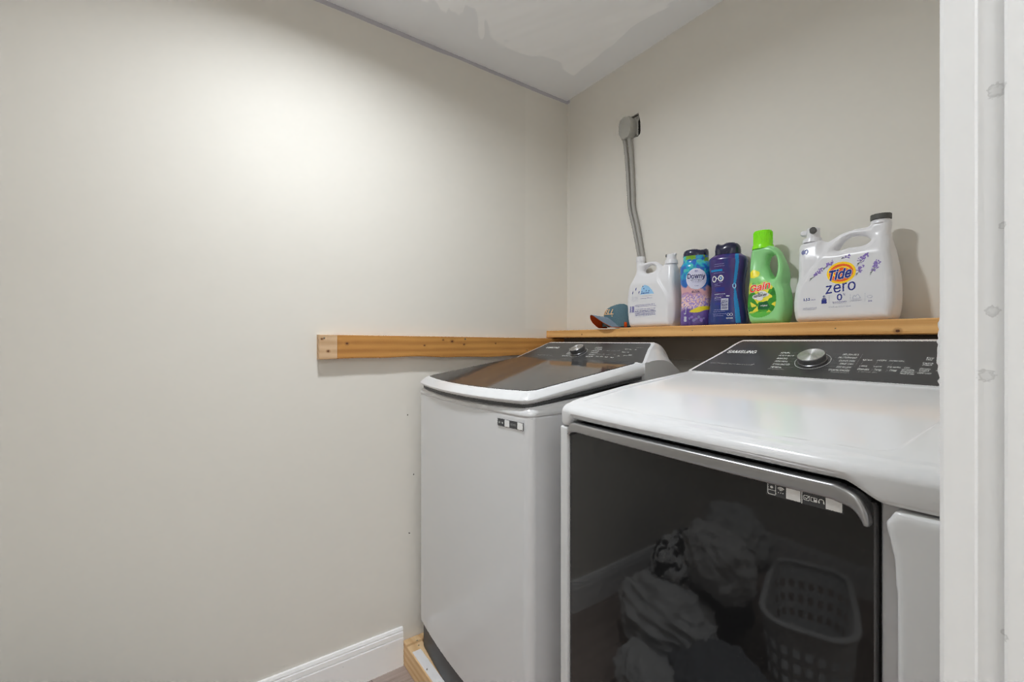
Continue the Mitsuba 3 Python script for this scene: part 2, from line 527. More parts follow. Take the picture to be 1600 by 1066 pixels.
# door lining at the right edge of the picture: casing, lining board, stop
YJ = 0.500
kc = obj('trim_1', bx(-0.0957, WR, YJ, YJ + 0.057, 0, 2.11, 0.003), 'jamb_paint')
labels[kc] = {'label': 'white painted door casing edge beside the dryer', 'kind': 'structure'}
kj = obj('trim_2', bx(-0.0905, 0.032, YJ + 0.0015, YJ + 0.0155, 0, 2.06, 0.0012), 'jamb_paint')
labels[kj] = {'label': 'white painted door lining board with filled nail marks', 'kind': 'structure'}
ks = obj('trim_3', bx(-0.0585, -0.020, YJ - 0.008, YJ + 0.0015, 0, 2.06, 0.002), 'jamb_paint')
labels[ks] = {'label': 'white door stop strip on the lining', 'kind': 'structure'}
kh = obj('trim_4', bx(-0.0905, 0.032, -0.44, YJ, 2.046, 2.06, 0.001), 'white_trim')
labels[kh] = {'label': 'white door head lining', 'kind': 'structure'}
kq = obj('trim_5', bx(-0.0905, 0.032, -0.4395, -0.425, 0, 2.046, 0.001), 'white_trim')
labels[kq] = {'label': 'white door lining on the other side', 'kind': 'structure'}
# ragged drywall paper and mud on the casing's hidden edge
rag = np.random.default_rng(3)
pts = []
zz = np.linspace(1.203, 1.262, 24)
ragp = Polygon([(-0.0955, z) for z in zz] + [(-0.0972 - 0.0016 * rag.random() - 0.0012 * math.exp(-((z - 1.235) / 0.02) ** 2), z) for z in zz[::-1]]).buffer(0)
kr_ = obj('drywall_scrap', mv(ext(ragp, 0.010), 0, YJ + 0.012, 0), 'white_trim', kc)

# ------------------------------------------------------------------ light: unseen disc lamp in the room, unseen panel in the hall
lamp = thing('unseen_ceiling_lamp', 'small round disc light on the ceiling, out of view, lighting the walls and shelf', 'lamp')  # out of view; disc and rim shaped to even the light on the walls
th = np.linspace(0, 2 * np.pi, 48, endpoint=False)
circ = lambda r, z: np.stack([LAMP[0] + r * np.cos(th), LAMP[1] + r * np.sin(th), np.full(48, z)], 1)
obj('rim', loft([circ(r, z) for r, z in ((0.060, CEIL - 0.020), (0.061, CEIL - 0.040), (0.065, CEIL - 0.042), (0.070, CEIL - 0.038), (0.074, CEIL - 0.001))], False, False), 'white_trim', lamp, 40)
k = obj('diffuser', loft([circ(0.003, CEIL - 0.026), circ(0.058, CEIL - 0.026)], True, False), 'plastic_white', lamp)
scene[k]['emitter'] = {'type': 'area', 'radiance': {'type': 'rgb', 'value': [BULB * 0.95, BULB, BULB * 1.04]}}
hp = thing('unseen_hall_light', 'unseen ceiling light panel in the hall, lighting the room through the doorway', 'lamp')  # out of view, placed to light the room through the doorway
obj('frame', bx(0.28, 1.12, -0.95, 0.95, CEIL - 0.022, CEIL - 0.002, 0.003), 'white_trim', hp)
pm = trimesh.Trimesh([[0.30, -0.93, CEIL - 0.0225], [1.10, -0.93, CEIL - 0.0225], [1.10, 0.93, CEIL - 0.0225], [0.30, 0.93, CEIL - 0.0225]], [[0, 2, 1], [0, 3, 2]], process=False)
k = obj('diffuser', pm, 'plastic_white', hp)
scene[k]['emitter'] = {'type': 'area', 'radiance': {'type': 'rgb', 'value': [HALL * 0.95, HALL, HALL * 1.05]}}

# ------------------------------------------------------------------ batten and shelf
bt = thing('wall_batten', 'horizontal pine batten screwed to the left wall', 'board')


def batten_warp(v):
    y, low = v[:, 1], v[:, 2] < 0.5
    wob = 0.003 * np.sin(y * 9.5 + 1.0) + 0.0016 * np.sin(y * 23 + 2.0)
    v[:, 2] = np.where(low, 1.181 + wob, 1.2635) - 0.0095 * (y - 0.336)
    return v


def batten(y0, y1):
    ys = np.linspace(y0, y1, max(3, int((y1 - y0) / 0.02)))
    w = 0.0022 * np.sin(ys * 11.0 + 0.6) + 0.0014 * np.sin(ys * 27 + 2.0)
    rings = []
    for y, dw in zip(ys, w):
        zt, zb, c = 1.2635 - 0.0085 * (y - 0.336), 1.1825 - 0.0085 * (y - 0.336) + dw, 0.0018
        X0, X1 = WL + 0.0005, WL + 0.035
        rings.append([(X0, y, zb), (X1 - c, y, zb), (X1, y, zb + c), (X1, y, zt - c), (X1 - c, y, zt), (X0, y, zt)])
    return loft(rings)


obj('raw_end', batten(0.336, 0.395), 'pine_raw', bt, 20, label='pale unstained end of the batten')
obj('board', batten(0.3952, WB - 0.002), 'pine_y', bt, 20)


def screw(parent, p, n=(1, 0, 0), r=0.0032):
    a = trimesh.geometry.align_vectors([0, 0, 1], n)
    t10 = np.linspace(0, 2 * np.pi, 10, endpoint=False)
    h = loft([np.stack([q * np.cos(t10), q * np.sin(t10), np.full(10, z)], 1) for q, z in ((r, -0.0008), (r, 0.0004), (r * 0.7, 0.0008), (r * 0.35, 0.0008), (r * 0.3, 0.0001))])
    a[:3, 3] = p
    obj('screw', applied(h, a), 'screw', parent)


for y, z in ((0.352, 1.252), (0.9, 1.25), (1.22, 1.20)):
    screw(bt, (WL + 0.035, y, z))

sh = thing('shelf', 'pine board shelf across the back wall holding the bottles', 'shelf')
SZ0, SZ1, SY0, SY1 = 1.2575, 1.2945, 1.363, 1.480


def shelf_board(xa, xb, cuta=0.0, cutb=0.0, z0=SZ0, z1=SZ1):
    """cut: how much further right the end lies at the top than at the bottom"""
    c = 0.0022
    rings = []
    for x, k in ((xa, cuta), (xb, cutb)):
        q = [(SY0 + c, z0), (SY1 - c, z0), (SY1, z0 + c), (SY1, z1 - c), (SY1 - c, z1), (SY0 + c, z1), (SY0, z1 - c), (SY0, z0 + c)]
        rings.append([(x + k * (z - z0) / (z1 - z0), y, z) for y, z in q])
    m = loft(rings)
    return m


obj('board', shelf_board(WL + 0.001, -1.213, 0, 0.024, SZ0, SZ1 - 0.004), 'pine_x', sh)
obj('board', shelf_board(-1.2115, WR - 0.001, 0.024, 0), 'pine_x', sh)
for x in (-1.142, -0.872, -0.682, -0.46):
    screw(sh, (x, SY0, 1.278 - 0.003 * (x > -0.7)), (0, -1, 0), 0.0015)
lg = one('shelf_shade_board', bx(WL + 0.036, WR - 0.002, SY1 - 0.036, WB - 0.0005, 1.172, 1.2565, 0.002), 'under_shelf_shade', 'dark board under the shelf coloured like the shade on the back wall', 'board')  # board whose colour stands in for shade below the shelf

# ------------------------------------------------------------------ appliances
TW = lambda o, a: T().translate(list(o)).rotate([0, 0, 1], a)
PW = TW((-1.585, 0.690, 0.089), 0.0)
PD = TW((-0.795, 0.7035, 0.089), -2.5)
W_ = 0.686


def plan_ring(x0, x1, yb, bow, rf, rb, y0=0.0, n=40):
    """Outline seen from above, counter-clockwise, front at y=y0 bowed towards -y."""
    w, c = x1 - x0, (x0 + x1) / 2
    xs = np.linspace(x0, x1, n)
    front = [(x, y0 - bow * (1 - ((x - c) / (w / 2)) ** 2)) for x in xs]
    p = Polygon(front + [(x1, yb), (x0, yb)])
    p = p.buffer(-rf, quad_segs=10).buffer(rf, quad_segs=10)
    c = np.array(p.exterior.coords)[:-1]
    if not p.exterior.is_ccw:
        c = c[::-1]
    # even spacing, finest at the corners already
    L = LineString(np.vstack([c, c[:1]]))
    s = np.concatenate([[0], np.cumsum(np.linalg.norm(np.diff(np.vstack([c, c[:1]]), axis=0), axis=1))])
    start = np.argmin(np.abs(c[:, 0] - (x0 + x1) / 2) + 10 * (c[:, 1] > y0 + 0.1))
    q = np.roll(c, -start, 0)
    return q


def inset(ring, d):
    a, b = np.roll(ring, 1, 0), np.roll(ring, -1, 0)
    t = b - a
    t /= np.linalg.norm(t, axis=1, keepdims=True)
    return ring + d * np.stack([-t[:, 1], t[:, 0]], 1)


def rings3(ring, levels, zfun=None):
    """levels: (inset, z). zfun(x, y, z) moves z."""
    out = []
    for d, z in levels:
        q = inset(ring, d)
        zz = np.full(len(q), z) if zfun is None else zfun(q[:, 0], q[:, 1], z)
        out.append(np.column_stack([q, zz]))
    return out


def console_parts(t, P, y0, z0, dy, dz, ch, yback, zlow, x0=0.0, x1=W_):
    """Slanted control panel with cut top corners: body and black face panel. Returns the face frame."""
    c = (x0 + x1) / 2
    hw = (x1 - x0) / 2

    def width(s):                                               # half width at face height s
        return hw - ch * np.clip(s, 0, 1) ** 1.0 * (1 + 0.18 * np.sin(np.pi * np.clip(s, 0, 1))) - 0.012 * np.clip((s - 0.82) / 0.18, 0, 1) ** 2

    ss = np.linspace(0, 1, 60)
    ws = width(ss)

    def smax(x):
        a = abs(x - c)
        return float(np.interp(-a, -ws, ss)) if a > ws[-1] else 1.0

    xs = np.unique(np.concatenate([c - width(np.linspace(0, 1, 26)), c + width(np.linspace(0, 1, 26)), np.linspace(c - ws[-1], c + ws[-1], 24)]))
    rings = []
    for x in xs:
        s = max(smax(x), 0.02)
        yt, zt = y0 + dy * s, z0 + dz * s
        f = [(y0 + dy * s * q, z0 + dz * s * q) for q in np.linspace(0, 0.97, 9)]
        top = [(yt + 0.004, zt + 0.0012), (yt + 0.012, zt + 0.0005)]
        tq = np.array([0.12, 0.25, 0.38, 0.5, 0.62, 0.74, 0.86, 0.95, 1.0])
        yb = list(yt + (yback - yt) * tq)
        zb = list(zlow + (zt - zlow) * (1 - tq ** 3.0) + 0.013 * (1 - s) * np.sin(np.pi * tq))
        rings.append([(x, y0, zlow)] + [(x, a, b) for a, b in f + top] + [(x, a, b) for a, b in zip(yb, zb)])
    obj('console', loft(rings), 'enamel', t, 35, P)
    n = np.array([0, -dz, dy]) / math.hypot(dy, dz)
    V, F = [], []
    S = np.linspace(0.0, 0.955, 24)
    U = np.linspace(-1, 1, 40)
    for s in S:
        wdt = width(s) - 0.011
        for u in U:
            V.append(np.array([c + u * wdt, y0 + dy * s, z0 + dz * s]) + n * 0.0012)
    nu = len(U)
    for i in range(len(S) - 1):
        for j in range(nu - 1):
            a = i * nu + j
            F += [[a, a + 1, a + nu + 1], [a, a + nu + 1, a + nu]]
    top = np.array(V)
    low = top - n * 0.0016
    edge = [j for j in range(nu)] + [i * nu + nu - 1 for i in range(1, len(S))] + [(len(S) - 1) * nu + j for j in range(nu - 2, -1, -1)] + [i * nu for i in range(len(S) - 2, 0, -1)]
    N = len(top)
    for a, b in zip(edge, edge[1:] + edge[:1]):
        F += [[a, N + a, N + b], [a, N + b, b]]
    obj('control_panel', trimesh.Trimesh(np.vstack([top, low]), F, process=False), 'panel_black', t, 30, P, label='black glossy control panel with white lettering')
    xd, zd = np.array([1.0, 0, 0]), np.array([0, dy, dz]) / math.hypot(dy, dz)

    def at(x, s):
        return frame(np.array([x, y0 + dy * s, z0 + dz * s]) + n * 0.0014, xd, zd, n)
    return at, n


def put(t, P, at, text, x, s, h, m='print_white', center=None, width=None, name='legend', bold=False):
    obj(name, applied(letters(text, h, 0.0003, bold, center, 0, width), at(x, s)), m, t, False, P)


def line(t, P, at, x0, s0, x1, s1, L, w=0.0006, name='leader_line', m='print_lines'):
    a, b = np.array([x0, s0 * L]), np.array([x1, s1 * L])
    poly = LineString([(0, 0), tuple(b - a)]).buffer(w / 2, cap_style='flat')
    obj(name, applied(ext(poly, 0.0003), at(x0, s0) @ np.diag([1, -1, 1, 1.0])), m, t, False, P)


def knob(t, P, at, x, s, r, h):
    th = np.linspace(0, 2 * np.pi, 64, endpoint=False)
    ring = lambda q, y: np.stack([q * np.cos(th), np.full(64, -y), q * np.sin(th)], 1)
    M = at(x, s)
    ann = Point(0, 0).buffer(r * 1.30, quad_segs=24).difference(Point(0, 0).buffer(r * 1.235, quad_segs=24))
    obj('knob_ring', applied(ext(ann, 0.0004), M @ np.diag([1, -1, 1, 1.0])), 'print_grey', t, False, P)
    side = loft([ring(r * 1.05, 0.0), ring(r * 1.05, h * 0.2), ring(r, h * 0.25), ring(r, h - 0.001), ring(r - 0.001, h)], True, True)
    k = obj('knob', applied(side, M), 'knob_side', t, 30, P, label='round brushed steel selector knob')
    # spun-metal top: rings with uv along the turning direction
    rr = np.linspace(0.0002, r - 0.0012, 14)
    V = np.vstack([ring(q, h + 0.0003) for q in rr])
    F = []
    for i in range(len(rr) - 1):
        for j in range(64):
            a, b = i * 64 + j, i * 64 + (j + 1) % 64
            F += [[a, b, b + 64], [a, b + 64, a + 64]]
    uv = np.array([[j / 64, i / 13] for i in range(14) for j in range(64)])
    top = applied(trimesh.Trimesh(V, F, process=False), M)
    obj('cap', top, 'knob_top', k, False, P, uv=uv)


# ---- washer
wa = thing('washing_machine', 'white top-loading washer with black glass lid in the corner by the left wall', 'washing machine')
rg = plan_ring(0, W_, 0.70, 0.022, 0.028, 0.02)
obj('cabinet', loft(rings3(rg, [(0.004, 0.100), (0.0, 0.104), (0.0, 0.949), (0.0015, 0.9535)])), 'enamel_front', wa, 25, PW)
obj('base', loft(rings3(rg, [(0.010, 0.004), (0.010, 0.0995)])), 'base_dark', wa, 25, PW, label='dark plastic plinth')
cov = lambda x, y, z: z + np.where(z > 0.97, 0.115 * np.clip(y, 0, 0.45), 0)
obj('seam', loft(rings3(rg, [(0.003, 0.952), (0.003, 0.957)])), 'enamel_front', wa, 25, PW)
obj('top_cover', loft(rings3(rg, [(0.001, 0.956), (-0.001, 0.959), (-0.001, 0.9655), (0.004, 0.9715), (0.012, 0.978)], cov)), 'enamel', wa, 25, PW)
# lid: slab that rises towards the console, white rim around dark glass
lid = plan_ring(0.001, W_ - 0.001, 0.5300, 0.036, 0.045, 0.003, y0=-0.004)
zt = lambda x, y, z: z + 0.148 * y + np.where(z < 1.0, -0.033 * y, 0)
obj('lid_gap_ring', loft(rings3(lid, [(0.012, 0.978), (0.012, 0.990)], zt)), 'base_dark', wa, 25, PW)  # dark ring in the gap between top cover and lid
obj('lid', loft(rings3(lid, [(0.016, 0.984), (0.0045, 0.9915), (0.0008, 0.9955), (0.0, 0.9985), (0.0012, 1.0015), (0.0125, 1.0105), (0.021, 1.0155), (0.03, 1.0166)], zt)), 'enamel', wa, 40, PW)
gl = plan_ring(0.026, W_ - 0.026, 0.462, 0.033, 0.030, 0.002, y0=0.026)
obj('lid_glass', loft(rings3(gl, [(0.0, 1.0150), (0.0, 1.0172), (0.0008, 1.0178)], zt)), 'lid_glass', wa, 25, PW, label='dark tinted glass of the lid')
at, nn = console_parts(wa, PW, 0.460, 1.083, 0.130, 0.064, 0.058, 0.70, 0.985)
LW = math.hypot(0.130, 0.064)
put(wa, PW, at, 'SAMSUNG', 0.103, 0.60, 0.0105, width=0.082, name='lettering', bold=True)
put(wa, PW, at, 'Smart Care  VRT Plus', 0.118, 0.15, 0.0042, 'print_grey', width=0.096)
for i, (txt, x, s) in enumerate(zip(['NORMAL', 'HEAVY DUTY', 'BEDDING', 'COLORS', 'TOWELS', 'WATERPROOF'], (0.257, 0.261, 0.265, 0.268, 0.271, 0.277), (0.66, 0.56, 0.46, 0.35, 0.26, 0.15))):
    put(wa, PW, at, txt, x + 0.030, s, 0.0062, center='r', width=0.0036 * len(txt))
for i, (txt, x, s) in enumerate(zip(['DELICATES', 'ACTIVEWEAR', 'QUICK WASH', 'RINSE+SPIN', 'SPIN ONLY', 'SELF CLEAN'], (0.385, 0.390, 0.388, 0.394, 0.397, 0.396), (0.66, 0.57, 0.47, 0.37, 0.27, 0.17))):
    put(wa, PW, at, txt, x + 0.004, s, 0.0062, width=0.0036 * len(txt))
knob(wa, PW, at, 0.337, 0.37, 0.0285, 0.023)
for x, s, txt in ((0.437, 0.50, 'HOT'), (0.462, 0.51, 'HIGH'), (0.486, 0.51, 'EXTRA'), (0.510, 0.52, 'DEEP'), (0.442, 0.31, 'COLD'), (0.463, 0.31, 'LOW'), (0.487, 0.31, 'LIGHT'), (0.515, 0.32, 'OFF')):
    put(wa, PW, at, txt, x, s, 0.0042, 'print_grey')
for x, s, txt in ((0.448, 0.19, 'Temp.'), (0.470, 0.19, 'Spin'), (0.494, 0.175, 'Soil'), (0.520, 0.165, 'Rinse'), (0.544, 0.25, 'Eco'), (0.566, 0.28, 'Wi-Fi'), (0.584, 0.31, 'Delay'), (0.536, 0.61, 'Smart'), (0.557, 0.60, 'Pre'), (0.582, 0.59, 'On'), (0.540, 0.45, 'Steam'), (0.562, 0.45, 'Add')):
    put(wa, PW, at, txt, x, s, 0.0054, width=0.0030 * len(txt))
put(wa, PW, at, 'Smart Control', 0.578, 0.70, 0.0036, 'print_grey')
# sticker on the front
fy = lambda x: -0.022 * (1 - ((x - W_ / 2) / (W_ / 2)) ** 2)
slope = math.atan((fy(0.667) - fy(0.564)) / 0.103)
SM = np.eye(4)
SM[:3, 0] = [math.cos(slope), math.sin(slope), 0]
SM[:3, 1] = [-math.sin(slope), math.cos(slope), 0]
SM[:3, 3] = [0.5645, fy(0.5645) - 0.0030, 0.9215]
st = obj('sticker', applied(mv(ext(sbox(0, 0, 0.1045, 0.0195), 0.0005), 0, 0, 0), SM), 'base_dark', wa, False, PW, label='small black and white information sticker')
for x0, x1 in ((0.030, 0.0495), (0.0815, 0.1025)):
    obj('white_square', applied(mv(ext(sbox(x0, 0.0008, x1, 0.0187), 0.0004), 0, -0.0004, 0), SM), 'print_white', st, False, PW)
for x, txt in ((0.0055, 'o'), (0.0175, 'w')):
    obj('icon', applied(mv(letters(txt, 0.006, 0.0004), x, -0.0001, 0.007), SM), 'print_white', st, False, PW)
obj('icon', applied(mv(letters('GCOD', 0.0055, 0.0004), 0.054, -0.0001, 0.007), SM), 'print_grey', st, False, PW)
for x in (0.06, W_ - 0.06):
    for y in (0.06, 0.62):
        obj('foot', trimesh.creation.cylinder(0.02, 0.006, sections=20), 'base_dark', wa, 30, PW.translate([x, y, 0.003]))

# ---- dryer
dy_ = thing('dryer', 'white front-loading dryer with large black glass door at the right', 'dryer')
rg = plan_ring(0.002, W_ - 0.002, 0.72, 0.0, 0.006, 0.02, y0=0.036)
obj('cabinet', loft(rings3(rg, [(0.0, 0.03), (0.0, 0.953)])), 'enamel_front', dy_, 25, PD)


def arc(x, a, b, r=0.02):
    d = np.minimum(x - a, b - x)
    return np.where(d < r, r - np.sqrt(np.clip(r * r - (r - np.clip(d, 0, r)) ** 2, 0, None)), 0)


def top_panel():
    xs = np.unique(np.concatenate([np.linspace(0, 0.05, 26), np.linspace(0.05, 0.57, 40), np.linspace(0.57, W_, 48)]))
    yy = np.concatenate([np.linspace(0.022, 0.09, 26), np.linspace(0.10, 0.46, 24), [0.478, 0.488]])
    prof = lambda y: np.interp(y, [0.0, 0.012, 0.03, 0.06, 0.215, 0.49], [0.985, 1.0015, 1.0095, 1.0155, 1.0375, 1.0660])
    rings = []
    for x in xs:
        yf = -0.012 + arc(x, 0, W_, 0.014) + 0.010 * ((x - W_ / 2) / (W_ / 2)) ** 4
        e = np.clip(min(x, W_ - x) / 0.012, 0, 1)
        drop = 0.006 * (1 - math.sqrt(1 - (1 - e) ** 2))
        door = float(np.clip((x - 0.026) / 0.022, 0, 1) * np.clip((0.622 - x) / 0.05, 0, 1))
        door = door * door * (3 - 2 * door)
        zb = 0.955 + 0.0185 * door
        q = [(0.05, zb), (0.022, zb), (yf + 0.010 + 0.006 * door, zb), (yf + 0.004 + 0.003 * door, zb + 0.003), (yf + 0.001, zb + 0.008 + 0.004 * door)]
        q += [(yf, 0.987), (yf + 0.0015, 0.9925), (yf + 0.0055, 0.9985), (yf + 0.012, 1.0030), (yf + 0.020, 1.0058)]
        base = prof(yy)
        y_in = yy - (0.033 + 0.014 * ((x - W_ / 2) / (W_ / 2)) ** 2)
        xr = 0.612 + 0.035 * np.clip(yy, 0, 0.45)
        d = np.minimum(np.minimum(y_in, np.minimum(x - (0.034 - 0.03 * yy), xr - x)), 0.05)
        corner = np.minimum(y_in - 0.02, (xr - x) - 0.02)
        dd = np.where((y_in < 0.02) & (xr - x < 0.02), 0.02 - np.hypot(0.02 - y_in, 0.02 - (xr - x)), d)
        step = np.clip((dd + 0.001) / 0.004, 0, 1)
        base = base - 0.0034 * step * step * (3 - 2 * step)
        y2 = np.maximum(yy, yf + 0.026 + (yy - 0.022) * 0.2)
        q += list(zip(np.where(yy < 0.09, np.maximum(yy, yf + 0.024 + (yy - 0.022)), yy), base))
        q += [(0.488, 0.96)]
        rings.append([(x, a, b - (drop if b > 0.97 else 0)) for a, b in q])
    return loft(rings)


obj('top_panel', top_panel(), 'enamel', dy_, 35, PD)
post = Polygon([(0.0, 0.03), (0.0265, 0.03), (0.0265, 0.953), (0.0, 0.953)])
obj('front_post', mv(pillow(post, 0.05, 0.0045, 0.0025), 0, 0.024, 0), 'enamel', dy_, 35, PD)
nt = bez([(0.630, 0.03), (0.6305, 0.75), (0.629, 0.87), (0.6255, 0.905), (0.6205, 0.928), (0.6195, 0.936), (0.6235, 0.942), (0.6285, 0.953)], 8)
post2 = Polygon([tuple(p) for p in nt] + [(W_, 0.953), (W_, 0.03)]).buffer(0)
obj('front_post', mv(pillow(post2, 0.056, 0.008, 0.0035), 0, 0.021, 0), 'enamel', dy_, 35, PD)
obj('front_recess', bx(0.6072, 0.634, 0.024, 0.0355, 0.032, 0.9535, 0.002), 'enamel_front', dy_, False, PD)
DX0, DX1 = 0.0295, 0.6055


def bow(v, b=0.010, c=(DX0 + DX1) / 2):
    u = np.abs((v[:, 0] - c) / ((DX1 - DX0) / 2))
    v[:, 1] += -b * (1 - u ** 2.2) + 0.006
    return v


dr_ = obj('door', slab(rrect(DX0, DX1, 0.06, 0.9665, 0.026), 0.026, 0.022, bow), 'black_glass', dy_, 30, PD, label='large black glass door reflecting a laundry pile')
hndl = spoly([(0.0325, 0.938), (0.0365, 0.954), (0.048, 0.9665), (0.10, 0.9685), (0.30, 0.9690), (0.54, 0.9690), (0.572, 0.9675), (0.592, 0.960), (0.6015, 0.945), (0.6045, 0.930), (0.6035, 0.924), (0.5985, 0.9235), (0.5945, 0.932), (0.585, 0.942), (0.566, 0.9465), (0.54, 0.9475), (0.30, 0.9475), (0.10, 0.9475), (0.060, 0.9465), (0.045, 0.943), (0.037, 0.936)], 6)
hm = pillow(hndl, 0.024, 0.0055, 0.0018)
hm.vertices = bow(np.array(hm.vertices) + [0, -0.002, 0])
obj('handle', hm, 'trim_metal', dr_, 40, PD, label='grey metal pull strip along the top of the door')
# sticker row on the glass
fyd = lambda x: 0.006 - 0.010 * (1 - abs((x - (DX0 + DX1) / 2) / ((DX1 - DX0) / 2)) ** 2.2)


def on_door(mesh, x, z, d=0.0006):
    v = np.array(mesh.vertices) + [x, 0, z]
    v[:, 1] += fyd(v[:, 0]) - d
    return trimesh.Trimesh(v, mesh.faces, process=False)


stk = obj('sticker', on_door(ext(rrect(0, 0.0955, 0, 0.0205, 0.001), 0.0003), 0.479, 0.9285, 0.0004), 'base_dark', dr_, False, PD, label='black information sticker with white squares')
ph = rrect(0, 0.0115, 0, 0.0165, 0.0015).difference(rrect(0.0009, 0.0106, 0.0009, 0.0156, 0.001)).union(sbox(0.0009, 0.0062, 0.0106, 0.0069)).union(Point(0.0058, 0.0108).buffer(0.0021))
wifi = shapely.union_all([Point(0, 0).buffer(r).difference(Point(0, 0).buffer(r - 0.0011)).intersection(Polygon([(0, -0.001), (-0.02, 0.016), (0.02, 0.016)])) for r in (0.0018, 0.0036, 0.0054)] + [Point(x, -0.0030).buffer(0.0007) for x in (-0.003, 0, 0.003)])
chk = rrect(0, 0.0075, 0, 0.007, 0.001).difference(rrect(0.0008, 0.0067, 0.0008, 0.0062, 0.0008)).union(LineString([(0.002, 0.0035), (0.0035, 0.002), (0.0075, 0.0068)]).buffer(0.0005))
book = rrect(0, 0.0078, 0, 0.0062, 0.0006).difference(rrect(0.0008, 0.0036, 0.0008, 0.0054, 0.0004)).difference(rrect(0.0044, 0.0070, 0.0036, 0.0054, 0.0004))
head = Point(0.0035, 0.003).buffer(0.0035).difference(Point(0.0035, 0.003).buffer(0.0025)).difference(sbox(0.0012, -0.002, 0.0058, 0.0022)).union(rrect(-0.0002, 0.0015, 0.0002, 0.0032, 0.0004)).union(rrect(0.0055, 0.0072, 0.0002, 0.0032, 0.0004))
for nm, pl, x, z, m in (('phone_icon', ph, 0.4812, 0.9300, 'print_white'), ('wifi_icon', wifi, 0.4992, 0.9385, 'print_white'), ('white_square', sbox(0, 0, 0.0185, 0.0172), 0.5062, 0.9296, 'print_white'), ('divider', sbox(0, 0, 0.0011, 0.0195), 0.5257, 0.9286, 'print_white'), ('check_icon', chk, 0.5283, 0.9345, 'print_white'), ('book_icon', book, 0.5370, 0.9348, 'print_white'), ('headset_icon', head, 0.5462, 0.9348, 'print_white'), ('white_square', sbox(0, 0, 0.0185, 0.0177), 0.5546, 0.9299, 'print_white')):
    obj(nm, on_door(ext(pl, 0.0002), x, z, 0.0008), m, dr_, False, PD)
at, nn = console_parts(dy_, PD, 0.487, 1.066, 0.160, 0.0895, 0.062, 0.72, 0.955)
LD = math.hypot(0.160, 0.0895)
put(dy_, PD, at, 'SAMSUNG', 0.064, 0.57, 0.0150, width=0.084, name='lettering', bold=True)
put(dy_, PD, at, 'Sensor Dry', 0.044, 0.235, 0.0048, 'print_grey', width=0.034)
put(dy_, PD, at, 'Multi-Steam', 0.081, 0.230, 0.0048, 'print_grey', width=0.040)
put(dy_, PD, at, 'Smart Care', 0.125, 0.225, 0.0048, 'print_grey', width=0.036)
line(dy_, PD, at, 0.164, 0.23, 0.173, 0.26, LD, 0.003, 'wave_icon', 'print_grey')
KX, KS, KR = 0.3045, 0.405, 0.0300
for txt, x0, x1, s in (('NORMAL', 0.214, 0.238, 0.60), ('HEAVY DUTY', 0.215, 0.252, 0.52), ('BEDDING', 0.217, 0.243, 0.44), ('PERM PRESS', 0.218, 0.249, 0.36), ('STEAM SANITIZE', 0.219, 0.260, 0.28), ('REFRESH', 0.220, 0.246, 0.20)):
    put(dy_, PD, at, txt, x0, s - 0.012, 0.0068, width=x1 - x0, bold=False)
    line(dy_, PD, at, x1 + 0.004, s + 0.012, KX - KR * 1.34 - 0.002 + 0.012 * abs(s - 0.40) / 0.2, s + 0.012, LD)
put(dy_, PD, at, 'AI Optimal Dry', 0.217, 0.145, 0.0048, 'print_grey', width=0.040)
for txt, x0, x1, s in (('DELICATES', 0.357, 0.389, 0.59), ('ACTIVEWEAR', 0.353, 0.390, 0.51), ('QUICK DRY', 0.359, 0.391, 0.43), ('TIME DRY', 0.364, 0.392, 0.355), ('AIR FLUFF', 0.363, 0.392, 0.275), ('DOWNLOADED', 0.352, 0.393, 0.20)):
    put(dy_, PD, at, txt, x0, s - 0.012, 0.0068, width=x1 - x0)
    line(dy_, PD, at, x0 - 0.004, s + 0.012, KX + KR * 1.34 + 0.002 - 0.010 * abs(s - 0.40) / 0.2, s + 0.012, LD)
put(dy_, PD, at, 'Wrinkle Away +', 0.359, 0.145, 0.0045, 'print_grey', width=0.036)
line(dy_, PD, at, 0.396, 0.61, 0.398, 0.30, LD)
for txt, x, s in (('MORE', 0.413, 0.46), ('HIGH', 0.439, 0.46), ('MANUAL', 0.466, 0.46), ('LESS', 0.413, 0.315), ('LOW', 0.439, 0.315), ('30 MIN', 0.467, 0.315), ('ON', 0.489, 0.315)):
    put(dy_, PD, at, txt, x, s, 0.0046, center='c')
for x in (0.413, 0.439, 0.467):
    line(dy_, PD, at, x - 0.006, 0.445, x - 0.007, 0.355, LD)
for txt, x, s, w in (('Dryness', 0.417, 0.235, 0.021), ('Temp.', 0.443, 0.235, 0.014), ('Time', 0.469, 0.235, 0.013)):
    put(dy_, PD, at, txt, x, s, 0.0078, center='c', width=w)
put(dy_, PD, at, '5 Sensor Dry', 0.428, 0.185, 0.0042, 'print_grey', center='c')
for txt, x, s, w in (('Wrinkle', 0.493, 0.265, 0.021), ('Prevent', 0.4935, 0.225, 0.021), ('Hold 3 sec', 0.495, 0.185, 0.022), ('Eco', 0.517, 0.545, 0.0115), ('Dry', 0.517, 0.505, 0.010), ('Damp', 0.518, 0.425, 0.016), ('Alert', 0.518, 0.388, 0.015), ('Drum', 0.5185, 0.305, 0.016), ('Light', 0.5185, 0.265, 0.015), ('Child Lock', 0.5205, 0.215, 0.022), ('Adjust', 0.543, 0.28, 0.014)):
    put(dy_, PD, at, txt, x, s, 0.0056, center='c', width=w)
for x in (0.4315, 0.4575, 0.4815, 0.505):
    line(dy_, PD, at, x, 0.27, x + 0.0025, 0.245, LD, 0.0008, 'arrow_mark')
    line(dy_, PD, at, x + 0.0025, 0.245, x, 0.22, LD, 0.0008, 'arrow_mark')
knob(dy_, PD, at, KX, KS, KR, 0.0185)
for x in (0.06, W_ - 0.06):
    for y in (0.08, 0.66):
        obj('foot', trimesh.creation.cylinder(0.02, 0.031, sections=20), 'base_dark', dy_, 30, PD.translate([x, y, 0.0155]))

